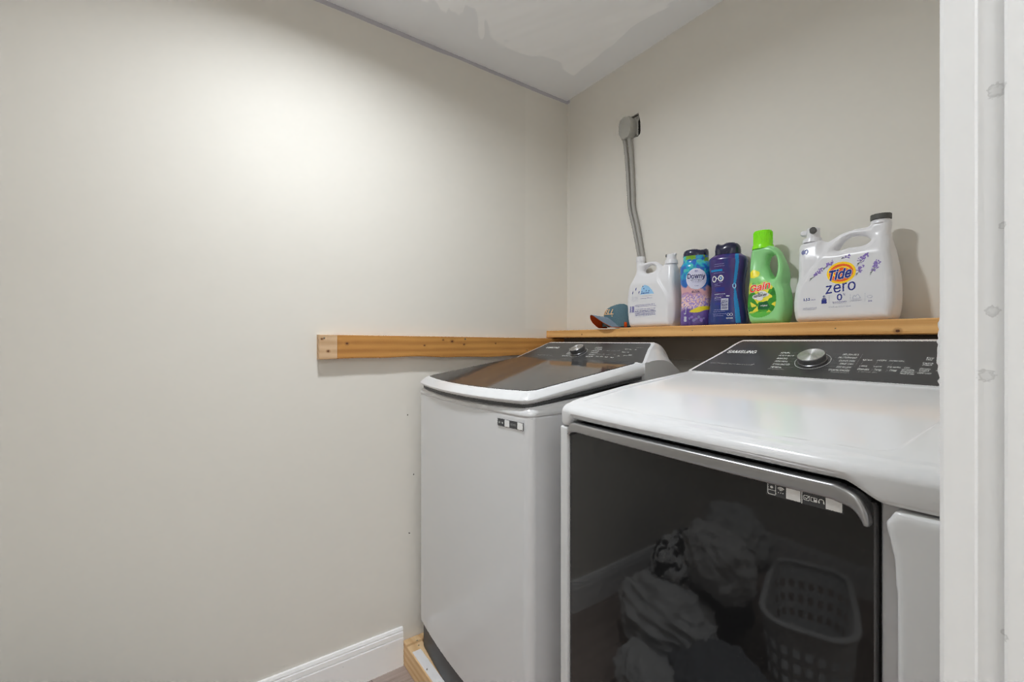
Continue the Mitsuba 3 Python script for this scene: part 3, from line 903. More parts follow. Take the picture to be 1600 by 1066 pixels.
# ------------------------------------------------------------------ wooden platform under the machines
pf = thing('platform', 'low pine platform frame on the floor under the washer', 'platform')
obj('front_rail', bx(WL + 0.001, -0.10, 0.645, 0.708, 0, 0.0885, 0.002), 'pine_pale', pf)
obj('side_rail', bx(WL + 0.001, WL + 0.039, 0.7085, 1.40, 0, 0.0885, 0.002), 'pine_pale', pf)
for x in (-1.25, -0.87, -0.50, -0.14):
    obj('joist', bx(x - 0.019, x + 0.019, 0.7085, 1.40, 0, 0.0880, 0.002), 'pine_pale', pf)
obj('back_rail', bx(WL + 0.001, -0.10, 1.4005, 1.4385, 0, 0.0885, 0.002), 'pine_pale', pf)
for p in ((-1.606, 0.690, 0.0885), (-1.578, 0.684, 0.0885)):
    screw(pf, p, (0, 0, 1), 0.003)
ws = one('painted_strip', bx(-1.552, -0.12, 0.648, 0.681, 0.0886, 0.0925, 0.001), 'white_board', 'thin white painted strip lying on the platform edge before the washer', 'board')
obj('nail', trimesh.creation.icosphere(1, 0.003), 'screw', ws, True, T().translate([-1.44, 0.655, 0.0925]))

# ------------------------------------------------------------------ bottles on the shelf
ZS = SZ1 + 0.0003
sm = lambda a, b, x: (lambda t: t * t * (3 - 2 * t))(np.clip((np.asarray(x, float) - a) / (b - a), 0, 1))


def pillow_y(poly, hd, r):
    """front surface (local y, negative) of a pillow of constant half depth"""
    def f(x, z):
        P = shapely.points(x, z)
        d = shapely.distance(poly.boundary, P)
        d = np.where(shapely.contains_xy(poly, x, z), -d, d)
        q = np.clip(d + r, 0, r * 0.999)
        return -(hd - r + np.sqrt(r * r - q * q))
    return f


def on_surface(mesh, f, x, z, lift=0.0004):
    v = np.array(mesh.vertices)
    v[:, 0] += x
    v[:, 2] += z
    y = v[:, 1].copy()
    v[:, 1] = f(v[:, 0], v[:, 2]) - lift + np.where(y > y.mean(), 0.0003, 0)
    return trimesh.Trimesh(v, mesh.faces, process=False)


flat = lambda hd: (lambda x, z: np.full_like(x, -hd))


def dense(poly, step=0.004):
    return slab(poly, 0.0003, step)


def ring_text(mesh):
    return mesh


# ---- large white bottle with printed front
td = thing('detergent_bottle', 'large white detergent bottle with round orange and yellow emblem and lavender print', 'bottle')
PT = T().translate([0, 1.431, 0])
out = [(-.553, ZS), (-.564, ZS + .0015), (-.5725, 1.306), (-.577, 1.343), (-.5725, 1.39), (-.5655, 1.42), (-.5645, 1.47), (-.566, 1.506), (-.561, 1.519), (-.540, 1.5235), (-.515, 1.5235), (-.500, 1.517), (-.482, 1.525), (-.466, 1.533), (-.436, 1.5395), (-.412, 1.5395), (-.4035, 1.545), (-.4025, 1.551), (-.3635, 1.551), (-.3625, 1.515), (-.3575, 1.475), (-.3505, 1.43), (-.3465, 1.39), (-.346, 1.35), (-.3495, 1.312), (-.3555, ZS + .002), (-.366, ZS)]
body = Polygon(bez(out + [out[0]], 5)).buffer(0).buffer(-0.0008).buffer(0.0008)
hol = spoly([(-.478, 1.488), (-.472, 1.4985), (-.458, 1.513), (-.444, 1.5205), (-.420, 1.5180), (-.405, 1.509), (-.402, 1.501), (-.414, 1.4915), (-.435, 1.490), (-.446, 1.4905), (-.463, 1.4865)], 6)


def td_depth(x, z):
    col = sm(-.500, -.520, x + 0.10 * (1.50 - z) * 0)
    up = sm(1.462, 1.525, z)
    h = 0.043 * (1 - up) + up * (0.0175 + 0.014 * col)
    crease = -.565 + 0.075 * sm(1.36, 1.52, z)
    return h - 0.0035 * sm(crease + 0.010, crease - 0.004, x)


obj('body', pillow(body.difference(hol), 0.086, 0.021, 0.0026, td_depth), 'plastic_white', td, 45, PT)
cyl = lambda r0, r1, z0, z1, n=40, b=0.0012: loft([np.stack([q * np.cos(a_), q * np.sin(a_), np.full(n, z)], 1) for a_ in [np.linspace(0, 2 * np.pi, n, endpoint=False)] for q, z in ((r0, z0), (r1, z1 - b), (r1 - b, z1))])
sp_ = cat(mv(cyl(0.0205, 0.0192, 1.543, 1.5515), -.383), mv(cyl(0.0200, 0.0200, 1.5495, 1.5525), -.383))
obj('spout_collar', sp_, 'plastic_white', td, 40, PT)
obj('cap', cat(mv(cyl(0.0218, 0.0218, 1.5530, 1.5665), -.383)), 'cap_grey', td, 40, PT, label='flat dark grey cap')
pk = obj('dispenser_tap', cat(mv(cyl(0.0245, 0.0225, 1.522, 1.5335), -.5385), mv(cyl(0.0165, 0.0155, 1.5335, 1.5625), -.536), bx(-.567, -.546, -.010, .010, 1.5430, 1.5585, 0.004)), 'plastic_white', td, 40, PT, label='white push-button tap on the left shoulder')
bt_ = applied(cyl(0.0088, 0.0082, 0, 0.012, 28), trimesh.geometry.align_vectors([0, 0, 1], [0.25, -0.95, 0.1]))
obj('button', mv(bt_, -.5315, -.0135, 1.5525), 'cap_grey', pk, 40, PT)
FT = flat(0.0431)
el = lambda cx, cz, a, b, rot=0: aff.rotate(aff.scale(Point(cx, cz).buffer(1, quad_segs=24), a, b), rot, origin=(cx, cz))
em = lambda mesh, m, nm, lift, lab=None: obj(nm, on_surface(mesh, FT, 0, 0, lift), m, td, False, PT, label=lab)
em(ext(el(-.4555, 1.4225, .0325, .0285, 8), 0.0003), 'tide_yellow', 'emblem_ring', 0.0005)
em(ext(el(-.4555, 1.4225, .0270, .0232, 8), 0.0003), 'tide_orange', 'emblem_disc', 0.0009)
em(ext(el(-.4545, 1.4245, .0205, .0150, 8).difference(el(-.4545, 1.4245, .0165, .0112, 8)), 0.0003), 'tide_yellow', 'emblem_ring', 0.0012)
tp = letter_poly('Tide', 0.0250, True)
tp = aff.affine_transform(tp, [0.74, 0.20, 0.08, 1.0, 0, 0])
b_ = tp.bounds
tp = aff.translate(tp, -.4570 - (b_[0] + b_[2]) / 2, 1.4185 - (b_[1] + b_[3]) / 2)
em(ext(tp.buffer(0.0014), 0.0003), 'print_white', 'lettering_outline', 0.0015)
em(ext(tp.buffer(0.0004), 0.0003), 'tide_blue', 'lettering', 0.0019)
L_ = lambda t, h, x, z, m, bold=False, w=None, c='c': em(mv(letters(t, h, 0.0003, bold, c, 0, w), x, 0, z), m, 'lettering', 0.0005)
zp = letter_poly('zero', 0.0285)
b_ = zp.bounds
zp = aff.translate(aff.scale(zp, 0.0665 / (b_[2] - b_[0]), 1.0, origin=(0, 0)), 0, 0)
zp = zp.buffer(0.0001)
b_ = zp.bounds
zp = aff.translate(zp, -.457 - (b_[0] + b_[2]) / 2, 1.3715 - b_[1])
em(ext(aff.skew(zp, 0, 6, origin=(-.457, 1.38)), 0.0003), 'tide_blue', 'lettering', 0.0005)
L_('0', 0.0155, -.4590, 1.3508, 'tide_blue', True)
L_('%', 0.0045, -.4485, 1.3625, 'tide_blue')
L_('113', 0.0066, -.5365, 1.3545, 'tide_blue', True)
L_('loads', 0.0034, -.5205, 1.3547, 'text_violet')
L_('dyes or fragrance', 0.0036, -.459, 1.3448, 'text_violet', False, 0.032)
L_('free of perfumes', 0.0030, -.459, 1.3412, 'text_pale', False, 0.030)
L_('hypoallergenic', 0.0030, -.4215, 1.3452, 'text_pale', False, 0.022)
L_('154 fl oz (4.55 L) 4.55', 0.0036, -.459, 1.3315, 'text_pale', False, 0.050)
L_('laundry detergent', 0.0030, -.5290, 1.3325, 'text_pale', False, 0.034)
L_('with natural lavender', 0.0030, -.5290, 1.3285, 'text_pale', False, 0.034)
L_('he', 0.0050, -.393, 1.3415, 'text_violet')
em(ext(sbox(-.5005, 1.3435, -.4885, 1.3545).union(el(-.4945, 1.3625, .0030, .0030).difference(el(-.4945, 1.3625, .0016, .0016))).union(sbox(-.4990, 1.3552, -.4900, 1.3580)), 0.0003), 'tide_blue', 'seal_mark', 0.0005)
for x in (-.4825, -.4355, -.4040):
    em(ext(sbox(x, 1.343, x + 0.0005, 1.365), 0.0003), 'text_pale', 'divider', 0.0005)
hill = Polygon([(-.432, 1.352), (-.427, 1.362), (-.424, 1.358), (-.419, 1.364), (-.412, 1.352)])
em(ext(hill.difference(hill.buffer(-0.0012)).union(sbox(-.432, 1.3495, -.412, 1.3505)), 0.0003), 'text_pale', 'hill_icon', 0.0005)
em(ext(el(-.394, 1.3545, .006, .004).difference(el(-.394, 1.3545, .0047, .0029)), 0.0003), 'text_pale', 'ring_icon', 0.0005)
ar = el(-.5445, 1.492, .0085, .0085).difference(el(-.5445, 1.492, .0062, .0062)).difference(sbox(-.5475, 1.48, -.5415, 1.51)).union(el(-.546, 1.4900, .0036, .0036)).union(aff.rotate(sbox(-.549, 1.4935, -.541, 1.4970), 30, origin=(-.545, 1.495)))
obj('recycle_mark', on_surface(ext(aff.translate(ar, 0, 0), 0.0003), lambda x, z: -np.vectorize(lambda a, b: float(td_depth(np.array(a), np.array(b))))(x, z), 0, 0, 0.0008), 'tide_blue', td, False, PT)
fr = np.random.default_rng(11)
for (x0, z0, x1, z1, n) in ((-.526, 1.4140, -.498, 1.4400, 16), (-.494, 1.4385, -.474, 1.4560, 12), (-.452, 1.4600, -.434, 1.4665, 7), (-.418, 1.4405, -.400, 1.4630, 18), (-.421, 1.4150, -.409, 1.4340, 11), (-.391, 1.4150, -.377, 1.4420, 20)):
    sprig = [el(x0 + (x1 - x0) * t + fr.normal(0, .0028), z0 + (z1 - z0) * t + fr.normal(0, .0028), fr.uniform(.0016, .0028), fr.uniform(.0010, .0017), fr.uniform(0, 180)) for t in np.linspace(0.30, 0.95, int(n * 1.8))]
    em(ext(shapely.union_all([s.simplify(0.0001) for s in sprig]), 0.0003), 'lavender', 'lavender_sprig', 0.0004)
    em(ext(LineString([(x0 - 0.15 * (x1 - x0), z0 - 0.2 * (z1 - z0)), ((x0 + x1) / 2, (z0 + z1) / 2 - .001)]).buffer(0.0006).union(el(x0, z0 + .001, .0028, .0011, 35)), 0.0003), 'sprig_grey', 'stem', 0.0004)

# ---- the same kind of bottle seen from behind, without a cap
wb = thing('detergent_bottle', 'smaller white uncapped detergent bottle turned with its small-print back to the room, beside the cap', 'bottle')
PB = T().translate([0, 1.4285, 0])
out = [(-1.152, ZS), (-1.163, ZS + .002), (-1.1715, 1.315), (-1.177, 1.36), (-1.1775, 1.405), (-1.1715, 1.447), (-1.160, 1.477), (-1.154, 1.50), (-1.1535, 1.535), (-1.1515, 1.5635), (-1.1235, 1.5635), (-1.1225, 1.548), (-1.110, 1.5465), (-1.084, 1.5475), (-1.060, 1.543), (-1.042, 1.530), (-1.030, 1.522), (-1.016, 1.530), (-.992, 1.531), (-.980, 1.520), (-.974, 1.48), (-.971, 1.43), (-.969, 1.37), (-.971, 1.32), (-.978, ZS + .002), (-.989, ZS)]
body = Polygon(bez(out + [out[0]], 5)).buffer(0).buffer(-0.0008).buffer(0.0008)
hol = spoly([(-1.118, 1.514), (-1.106, 1.527), (-1.086, 1.5335), (-1.067, 1.529), (-1.060, 1.518), (-1.066, 1.508), (-1.085, 1.5045), (-1.106, 1.505)], 6)


def wb_depth(x, z):
    col = sm(-1.045, -1.022, x)
    up = sm(1.455, 1.528, z)
    h = 0.042 * (1 - up) + up * (0.0165 + 0.013 * col)
    crease = -.985 - 0.055 * sm(1.38, 1.50, z)
    return h - 0.006 * sm(crease - 0.003, crease + 0.008, x)


obj('body', pillow(body.difference(hol), 0.084, 0.020, 0.0026, wb_depth), 'plastic_white', wb, 45, PB)
obj('spout_collar', mv(cyl(0.0178, 0.0172, 1.556, 1.5735), -1.138), 'plastic_white', wb, 40, PB)
pk = obj('dispenser_tap', cat(mv(cyl(0.0235, 0.0215, 1.526, 1.541), -.9985), mv(cyl(0.0175, 0.0165, 1.541, 1.5615), -.9985), bx(-1.0165, -.9955, -.007, .007, 1.5530, 1.5640, 0.003), bx(-.999, -.978, -.006, .006, 1.5540, 1.5650, 0.003)), 'plastic_white', wb, 40, PB, label='white push-button tap on the right shoulder')
obj('button', mv(applied(cyl(0.0060, 0.0058, 0, 0.004, 24), trimesh.geometry.align_vectors([0, 0, 1], [-0.9, -0.4, 0])), -1.0165, -.002, 1.5590), 'cap_grey', pk, 40, PB)
FB = flat(0.0421)
eb = lambda mesh, m, nm, lift=0.0005: obj(nm, on_surface(mesh, FB, 0, 0, lift), m, wb, False, PB)
eb(ext(Polygon([(-1.106, 1.4195), (-1.100, 1.446), (-1.086, 1.4555), (-1.070, 1.450), (-1.054, 1.435), (-1.044, 1.4195)]), 0.0003), 'pale_blue', 'dosing_picture')
for x, z in ((-1.143, 1.428), (-1.127, 1.442), (-1.113, 1.428)):
    eb(ext(el(x, z, .0016, .0050).union(el(x + .002, z + .004, .0022, .0016)), 0.0003), 'tide_blue', 'dosing_icon')
for x, z in ((-1.098, 1.430), (-1.089, 1.441), (-1.078, 1.432), (-1.066, 1.431), (-1.094, 1.4500)):
    eb(ext(el(x, z, .0024, .0018, 40), 0.0003), 'tide_blue', 'dosing_icon', 0.0009)
eb(ext(sbox(-1.1035, 1.4225, -1.066, 1.4255).intersection(shapely.union_all([sbox(-1.1035 + .0085 * k, 1.42, -1.0975 + .0085 * k, 1.43) for k in range(5)])), 0.0003), 'tide_blue', 'text_line', 0.0009)
eb(ext(sbox(-1.1465, 1.353, -1.1355, 1.377), 0.0003), 'text_violet', 'code_block')
eb(ext(sbox(-1.1560, 1.353, -1.1505, 1.377), 0.0003), 'text_violet', 'text_block')
fr = np.random.default_rng(5)


def textline(x0, x1, z, h, m):
    x, w = x0, []
    while x < x1 - 0.003:
        k = fr.uniform(.003, .009)
        w.append(sbox(x, z, min(x + k, x1), z + h))
        x += k + 0.0012
    eb(ext(shapely.union_all(w), 0.0002), m, 'text_line', 0.0004)


for z in (1.4115, 1.4065, 1.4015, 1.3965):
    textline(-1.148, -1.116, z, 0.0012, 'text_pale')
for z in (1.4125, 1.4035):
    textline(-1.104, -1.052, z, 0.0016, 'text_violet' if z < 1.41 else 'text_pale')
for z, m in ((1.3795, 'text_violet'), (1.3765, 'text_pale'), (1.3735, 'text_violet'), (1.3635, 'text_violet'), (1.3575, 'tide_blue'), (1.3540, 'tide_blue'), (1.3505, 'text_violet'), (1.3465, 'tide_blue'), (1.3430, 'text_violet'), (1.3395, 'tide_blue'), (1.3345, 'text_pale')):
    textline(-1.131, -1.131 + (0.094 if m != 'text_pale' else 0.060), z, 0.0017, m)


# ---- two waisted bottles of scent beads
def lofted(prof, a, b, e=2.5, n=72):
    th = np.linspace(0, 2 * np.pi, n, endpoint=False)
    c, s = np.cos(th), np.sin(th)
    ux, uy = np.sign(c) * np.abs(c) ** (2 / e), np.sign(s) * np.abs(s) ** (2 / e)
    return [np.stack([a * k * ux, b * k * uy, np.full(n, z)], 1) for z, k in prof]


def surf(prof, a, b, e=2.5):
    P = np.array(prof)

    def f(x, z):
        k = np.interp(z, P[:, 0], P[:, 1])
        return -b * k * (1 - np.clip(np.abs(x) / (a * k), 0, 0.995) ** e) ** (1 / e)
    return f


def fine(prof, n=60):
    P = np.array(prof)
    from scipy.interpolate import PchipInterpolator
    z = np.linspace(P[0, 0], P[-1, 0], n)
    return list(zip(z, PchipInterpolator(P[:, 0], P[:, 1])(z)))


def downy_fn(p, n, uv):
    z = p.z - SZ1
    w = fbm(p.x * 38, p.y * 38, p.z * 30) - 0.5
    sw = z + 0.07 * w + 0.5 * (p.x + 0.9) * (z - 0.1)
    c = mix((0.022, 0.020, 0.13), (0.13, 0.075, 0.30), smoothstep(-0.01, 0.055, sw + 0.03 * noise(p.x * 160, p.y * 160, p.z * 60)))
    c = mix(c, mi.Color3f(0.40, 0.20, 0.40), smoothstep(0.058, 0.082, sw))
    c = mix(c, mi.Color3f(0.64, 0.36, 0.38), smoothstep(0.098, 0.118, sw))
    c = mix(c, mi.Color3f(0.02, 0.13, 0.46), smoothstep(0.128, 0.140, sw))
    t1 = noise(p.x * 60 + 8 * w, p.y * 60, p.z * 45)
    c = mix(c, mi.Color3f(0.015, 0.32, 0.52), smoothstep(0.45, 0.60, t1) * smoothstep(0.14, 0.17, z))
    c = mix(c, mi.Color3f(0.06, 0.46, 0.44), smoothstep(0.55, 0.70, noise(p.x * 90, p.y * 90, p.z * 70 + 9)) * smoothstep(0.16, 0.19, z))
    c = mix(c, mi.Color3f(0.17, 0.36, 0.03), smoothstep(0.216, 0.224, z + 0.02 * w) * smoothstep(-0.905, -0.885, p.x + 0.3 * w))
    bead = mikit.voronoi(p.x * 230 + p.y * 120, p.z * 230)
    band = smoothstep(0.050, 0.064, z + 0.02 * w) * smoothstep(0.112, 0.098, z + 0.02 * w)
    beadc = mix(mix((0.78, 0.50, 0.42), (0.74, 0.62, 0.70), bead[2]), mi.Color3f(0.36, 0.28, 0.62), smoothstep(0.6, 0.7, bead[2]))
    c = mix(c, beadc, band * smoothstep(0.75, 0.45, bead[0]))
    yel = dr.square((p.x + 0.868) / 0.021) + dr.square((z - 0.056 - 0.25 * (p.x + 0.868)) / 0.0085)
    c = mix(c, mi.Color3f(0.74, 0.62, 0.02), smoothstep(1.3, 0.7, yel + 2.0 * w))
    org = dr.square((p.x + 0.938) / 0.006) + dr.square((z - 0.074) / 0.006)
    return mix(c, mi.Color3f(0.70, 0.30, 0.02), smoothstep(1.2, 0.8, org))


mat('downy_print', pr(proc(downy_fn), rough=0.22, spec=0.5))
mat('navy_print', pr(proc(lambda p, n, uv: mix((0.050, 0.026, 0.150), (0.014, 0.035, 0.165), smoothstep(0.35, 0.65, fbm(p.x * 30, p.y * 30, p.z * 10) + 0.9 * (1.40 - p.z)))), rough=0.22, spec=0.5))
db = thing('scent_bead_bottle', 'colourful blue to pink scent bead bottle with pale round emblem', 'bottle', 'scent bead bottles on the shelf')
del labels[db]['group']
PDn = T().translate([-.8985, 1.4265, ZS]).rotate([0, 0, 1], 31)
prof = fine([(0.0, 0.95), (0.006, 1.0), (0.048, 0.965), (0.105, 0.925), (0.150, 0.975), (0.185, 1.0), (0.203, 0.985), (0.214, 0.90), (0.222, 0.82), (0.243, 0.80)])
A, B = 0.0515, 0.0440
obj('body', loft(lofted(prof, A, B)), 'downy_print', db, 40, PDn)
cp = lofted([(0.2425, 0.815), (0.252, 0.805), (0.259, 0.77), (0.264, 0.66), (0.267, 0.45), (0.268, 0.2)], A, B)
cp = [np.column_stack([r[:, :2], r[:, 2] + 0.5 * (r[:, 2] - 0.2425) * (-0.30 * np.exp(-((r[:, 0] - 0.016) / 0.012) ** 2) + 0.62 * np.clip(r[:, 0] - 0.026, 0, 1) / 0.016)]) for r in cp]
obj('cap', loft(cp), 'cap_navy', db, 40, PDn, label='dark navy domed cap with a dip')
FD = surf(prof, A, B)
ed = lambda mesh, m, nm, x, z, lift: obj(nm, on_surface(mesh, FD, x, z, lift), m, db, False, PDn)
ed(dense(el(0, 0, 0.0325, 0.0360), 0.004), 'downy_disc', 'emblem_disc', 0.002, 0.1600, 0.0008)
ed(letters('Downy', 0.0165, 0.0003, True, 'c', 0, 0.056), 'downy_navy', 'lettering', 0.002, 0.1615, 0.0014)
ed(letters('UNSTOPABLES', 0.0048, 0.0003, False, 'c', 0, 0.036), 'downy_navy', 'lettering', 0.003, 0.1535, 0.0014)
ed(letters('in-wash scent', 0.0038, 0.0003, False, 'c', 0, 0.026), 'text_violet', 'lettering', 0.003, 0.1475, 0.0014)
ed(letters('fresh', 0.0036, 0.0003, False, 'c'), 'text_violet', 'lettering', 0.003, 0.1350, 0.0014)
ed(ext(el(0, 0, 0.0055, 0.0035).difference(el(0, 0, 0.0042, 0.0022)).union(el(0, 0, 0.002, 0.0012)), 0.0003), 'text_violet', 'leaf_mark', 0.002, 0.1860, 0.0014)
ed(letters('BLISS', 0.0062, 0.0003, True, 'c'), 'downy_navy', 'lettering', 0.0, 0.1130, 0.0008)
ed(ext(rrect(-.004, .004, -.008, .010, .002), 0.0003), 'text_pale', 'bottle_picture', -0.0335, 0.022, 0.0010)
ed(ext(sbox(-.003, 0, .003, .004).union(sbox(.002, 0, .004, .026)), 0.0003), 'text_pale', 'pouring_mark', -0.0345, 0.040, 0.0010)
for k in range(7):
    ed(ext(el(0, 0, 0.003 + .002 * (k % 3), 0.0045, 20 * k), 0.0003), 'lavender' if k % 2 else 'text_violet', 'petal', -0.020 + 0.0075 * k, 0.024 + 0.006 * math.sin(k * 2.1), 0.0008)

nb = thing('scent_bead_bottle', 'dark blue scent bead bottle turned back side out with barcode and bright blue side stripe', 'bottle')
PN = T().translate([-.7835, 1.4275, ZS]).rotate([0, 0, 1], 17)
prof = fine([(0.0, 0.97), (0.006, 1.02), (0.030, 1.0), (0.060, 0.935), (0.115, 0.845), (0.160, 0.90), (0.195, 0.985), (0.210, 0.995), (0.219, 0.94), (0.226, 0.80), (0.230, 0.70)])
A, B = 0.0585, 0.0450
obj('body', loft(lofted(prof, A, B)), 'navy_print', nb, 40, PN)
cp = lofted([(0.2295, 0.66), (0.246, 0.655), (0.256, 0.62), (0.264, 0.52), (0.269, 0.34), (0.271, 0.12)], A, B)
cp = [np.column_stack([r[:, :2], r[:, 2] + 0.55 * (r[:, 2] - 0.2295) * (0.55 * np.clip(-r[:, 0] - 0.022, 0, 1) / 0.014 - 0.25 * np.exp(-((r[:, 0] + 0.014) / 0.009) ** 2))]) for r in cp]
obj('cap', loft(cp), 'cap_navy', nb, 40, PN, label='dark navy domed cap with a raised lip')
FN = surf(prof, A, B)
en = lambda mesh, m, nm, x, z, lift=0.0008: obj(nm, on_surface(mesh, FN, x, z, lift), m, nb, False, PN)
stp = Polygon([(0.028, 0.2275), (0.0305, 0.200), (0.0250, 0.150), (0.0225, 0.128), (0.0290, 0.128), (0.0335, 0.150), (0.0400, 0.200), (0.0375, 0.2275)])
en(dense(stp, 0.005), 'cyan_stripe', 'side_stripe', 0, 0, 0.0007)
stp = Polygon([(0.0245, 0.120), (0.0245, 0.085), (0.028, 0.045), (0.031, 0.005), (0.045, 0.005), (0.041, 0.045), (0.0345, 0.085), (0.0290, 0.120)])
en(dense(stp, 0.005), 'cyan_stripe', 'side_stripe', 0, 0, 0.0007)
en(ext(el(0, 0, 0.0055, 0.0085).difference(el(0, 0.001, 0.0028, 0.0065)), 0.0003), 'pale_blue', 'hook_mark', 0.0258, 0.124, 0.0011)
en(ext(el(0, 0, 0.0085, 0.0105).difference(el(0, 0, 0.0052, 0.0068)), 0.0003), 'print_white', 'round_icon', -0.0135, 0.151)
en(ext(Polygon([(-.004, .004), (.004, .004), (.002, .001), (.002, -.005), (-.002, -.005), (-.002, .001)]), 0.0003), 'pale_blue', 'shirt_icon', -0.0135, 0.151)
en(ext(el(0, 0, 0.0075, 0.0105).difference(el(0, 0, 0.0045, 0.0068)), 0.0003), 'print_white', 'round_icon', -0.0345, 0.150)
en(ext(sbox(-.003, -.0012, .003, .0012), 0.0003), 'print_white', 'dash_mark', -0.0240, 0.151)
en(dense(sbox(-.0225, -.0035, .0145, .0035), 0.006), 'cyan_stripe', 'text_bar', -0.0225, 0.1770)
for z, x0, w, m in ((0.196, -.032, .030, 'text_violet'), (0.1895, -.034, .032, 'text_violet'), (0.168, -.036, .034, 'text_violet'), (0.136, -.020, .012, 'text_violet'), (0.132, -.035, .012, 'text_violet'), (0.127, -.034, .020, 'text_violet'), (0.099, -.034, .034, 'text_pale'), (0.0925, -.030, .024, 'text_violet'), (0.087, -.034, .022, 'text_pale'), (0.081, -.034, .024, 'text_violet'), (0.048, -.036, .040, 'text_violet'), (0.042, -.036, .036, 'text_violet'), (0.034, -.038, .042, 'text_violet'), (0.028, -.038, .034, 'text_violet')):
    en(dense(sbox(0, 0, w, 0.0018), 0.006), m, 'text_line', x0, z)
for z, w in ((0.108, .030), (0.064, .022)):
    en(dense(sbox(0, 0, w, 0.014 if w > .025 else .008), 0.006), 'tide_blue', 'text_block', -0.032, z)
en(dense(sbox(0, 0, 0.022, 0.038), 0.006), 'text_pale', 'barcode_plate', -0.0125, 0.047)
for k in range(9):
    en(dense(sbox(0, 0, 0.018, 0.0011 + 0.0009 * (k % 3 == 0)), 0.006), 'downy_navy', 'barcode_bar', -0.0105, 0.0515 + k * 0.0034, 0.0013)
en(ext(sbox(0, 0, 0.010, 0.004), 0.0003), 'text_pale', 'text_line', 0.0025, 0.0905)
for x in (0.010, 0.0185):
    en(ext(el(0, 0, 0.0042, 0.0048).difference(el(0, 0, 0.0027, 0.0032)), 0.0003), 'text_pale', 'round_icon', x, 0.032)
en(ext(shapely.union_all([sbox(.004 * k, 0, .004 * k + .003, .0042) for k in range(5)]), 0.0003), 'text_pale', 'text_line', 0.004, 0.0185)

# ---- green softener bottle
gb = thing('softener_bottle', 'light green softener bottle with lime cap and flowery label', 'bottle')
PG = T().translate([0, 1.424, 0])
out = [(-.683, ZS), (-.693, ZS + .002), (-.700, 1.312), (-.7045, 1.352), (-.701, 1.40), (-.6975, 1.44), (-.7010, 1.478), (-.699, 1.512), (-.692, 1.5265), (-.670, 1.533), (-.650, 1.532), (-.633, 1.524), (-.618, 1.503), (-.606, 1.468), (-.603, 1.435), (-.6045, 1.412), (-.599, 1.385), (-.5975, 1.35), (-.599, 1.322), (-.606, ZS + .002), (-.616, ZS)]
body = Polygon(bez(out + [out[0]], 5)).buffer(0)
hol = spoly([(-.652, 1.488), (-.646, 1.501), (-.634, 1.5025), (-.6255, 1.491), (-.6205, 1.468), (-.6195, 1.448), (-.6235, 1.431), (-.6320, 1.4265), (-.641, 1.434), (-.650, 1.455), (-.6535, 1.472)], 6)


def gb_depth(x, z):
    up = sm(1.43, 1.50, z)
    dish = np.exp(-((x + .648) / .024) ** 2 - ((z - 1.462) / .034) ** 2)
    return 0.038 * (1 - up) + 0.026 * up - 0.013 * dish


obj('body', pillow(body.difference(hol), 0.076, 0.016, 0.0020, gb_depth), 'gain_green', gb, 50, PG)
obj('cap', cat(mv(cyl(0.0300, 0.0285, 1.525, 1.5375), -.671), mv(cyl(0.0262, 0.0245, 1.5375, 1.5805), -.671), *[mv(bx(-.0007, .0007, -.0262, -.0235, 1.540, 1.577), -.671).rotate([0, 0, 0]) if False else applied(trimesh.creation.box(extents=(0.0016, 0.0016, 0.036)), mat4(T().translate([-.671 + 0.0255 * math.cos(a), 0.0255 * math.sin(a), 1.558]))) for a in np.linspace(0, 2 * math.pi, 30, endpoint=False)]), 'gain_lime', gb, 40, PG, label='ribbed lime green screw cap')


def gain_fn(p, n, uv):
    w = fbm(p.x * 60, p.z * 60, 3.0) - 0.5
    v = mikit.voronoi(p.x * 75 + 0.8 * w, p.z * 75)
    leaf = mix((0.02, 0.20, 0.02), (0.10, 0.48, 0.03), v[2])
    flower = mix((0.80, 0.66, 0.02), (0.72, 0.72, 0.10), noise(p.x * 300, p.z * 300))
    c = mix(leaf, flower, smoothstep(0.50, 0.62, v[2] + 0.3 * w))
    c = mix(c, mi.Color3f(0.10, 0.46, 0.06), smoothstep(1.333, 1.326, p.z + 0.01 * w))
    c = mix(c, mi.Color3f(0.24, 0.60, 0.16), smoothstep(1.408, 1.426, p.z + 0.02 * w))
    yel = dr.square((p.x + 0.680) / 0.014) + dr.square((p.z - 1.446) / 0.012)
    return mix(c, mi.Color3f(0.82, 0.72, 0.02), smoothstep(1.25, 0.8, yel + 1.6 * w))


mat('gain_label', pr(proc(gain_fn), rough=0.3))
FG0 = pillow_y(body, 0.038, 0.016)
FG = lambda x, z: FG0(x, z) + 0.038 - gb_depth(x, z) * 1.0
lab = spoly([(-.696, 1.452), (-.684, 1.462), (-.668, 1.452), (-.654, 1.432), (-.636, 1.414), (-.622, 1.398), (-.616, 1.372), (-.619, 1.345), (-.632, 1.325), (-.655, 1.314), (-.680, 1.315), (-.696, 1.330), (-.7015, 1.36), (-.6985, 1.40), (-.696, 1.43)], 6).intersection(body.buffer(-0.0032))
eg = lambda mesh, m, nm, x, z, lift, l=None: obj(nm, on_surface(mesh, FG, x, z, lift), m, gb, False, PG, label=l)
eg(dense(lab, 0.003), 'gain_label', 'label', 0, 0, 0.0005, 'printed yellow and green flower label')
gp = aff.affine_transform(letter_poly('Gain', 0.0185, True), [1.12, 0.16, 0.20, 1.10, 0, 0])
b_ = gp.bounds
gp = aff.translate(gp, -.6620 - (b_[0] + b_[2]) / 2, 1.4045 - (b_[1] + b_[3]) / 2)
eg(ext(gp.buffer(0.0012), 0.0003), 'print_white', 'lettering_outline', 0, 0, 0.0009)
eg(ext(gp.buffer(0.0002), 0.0003), 'gain_red', 'lettering', 0, 0, 0.0013)
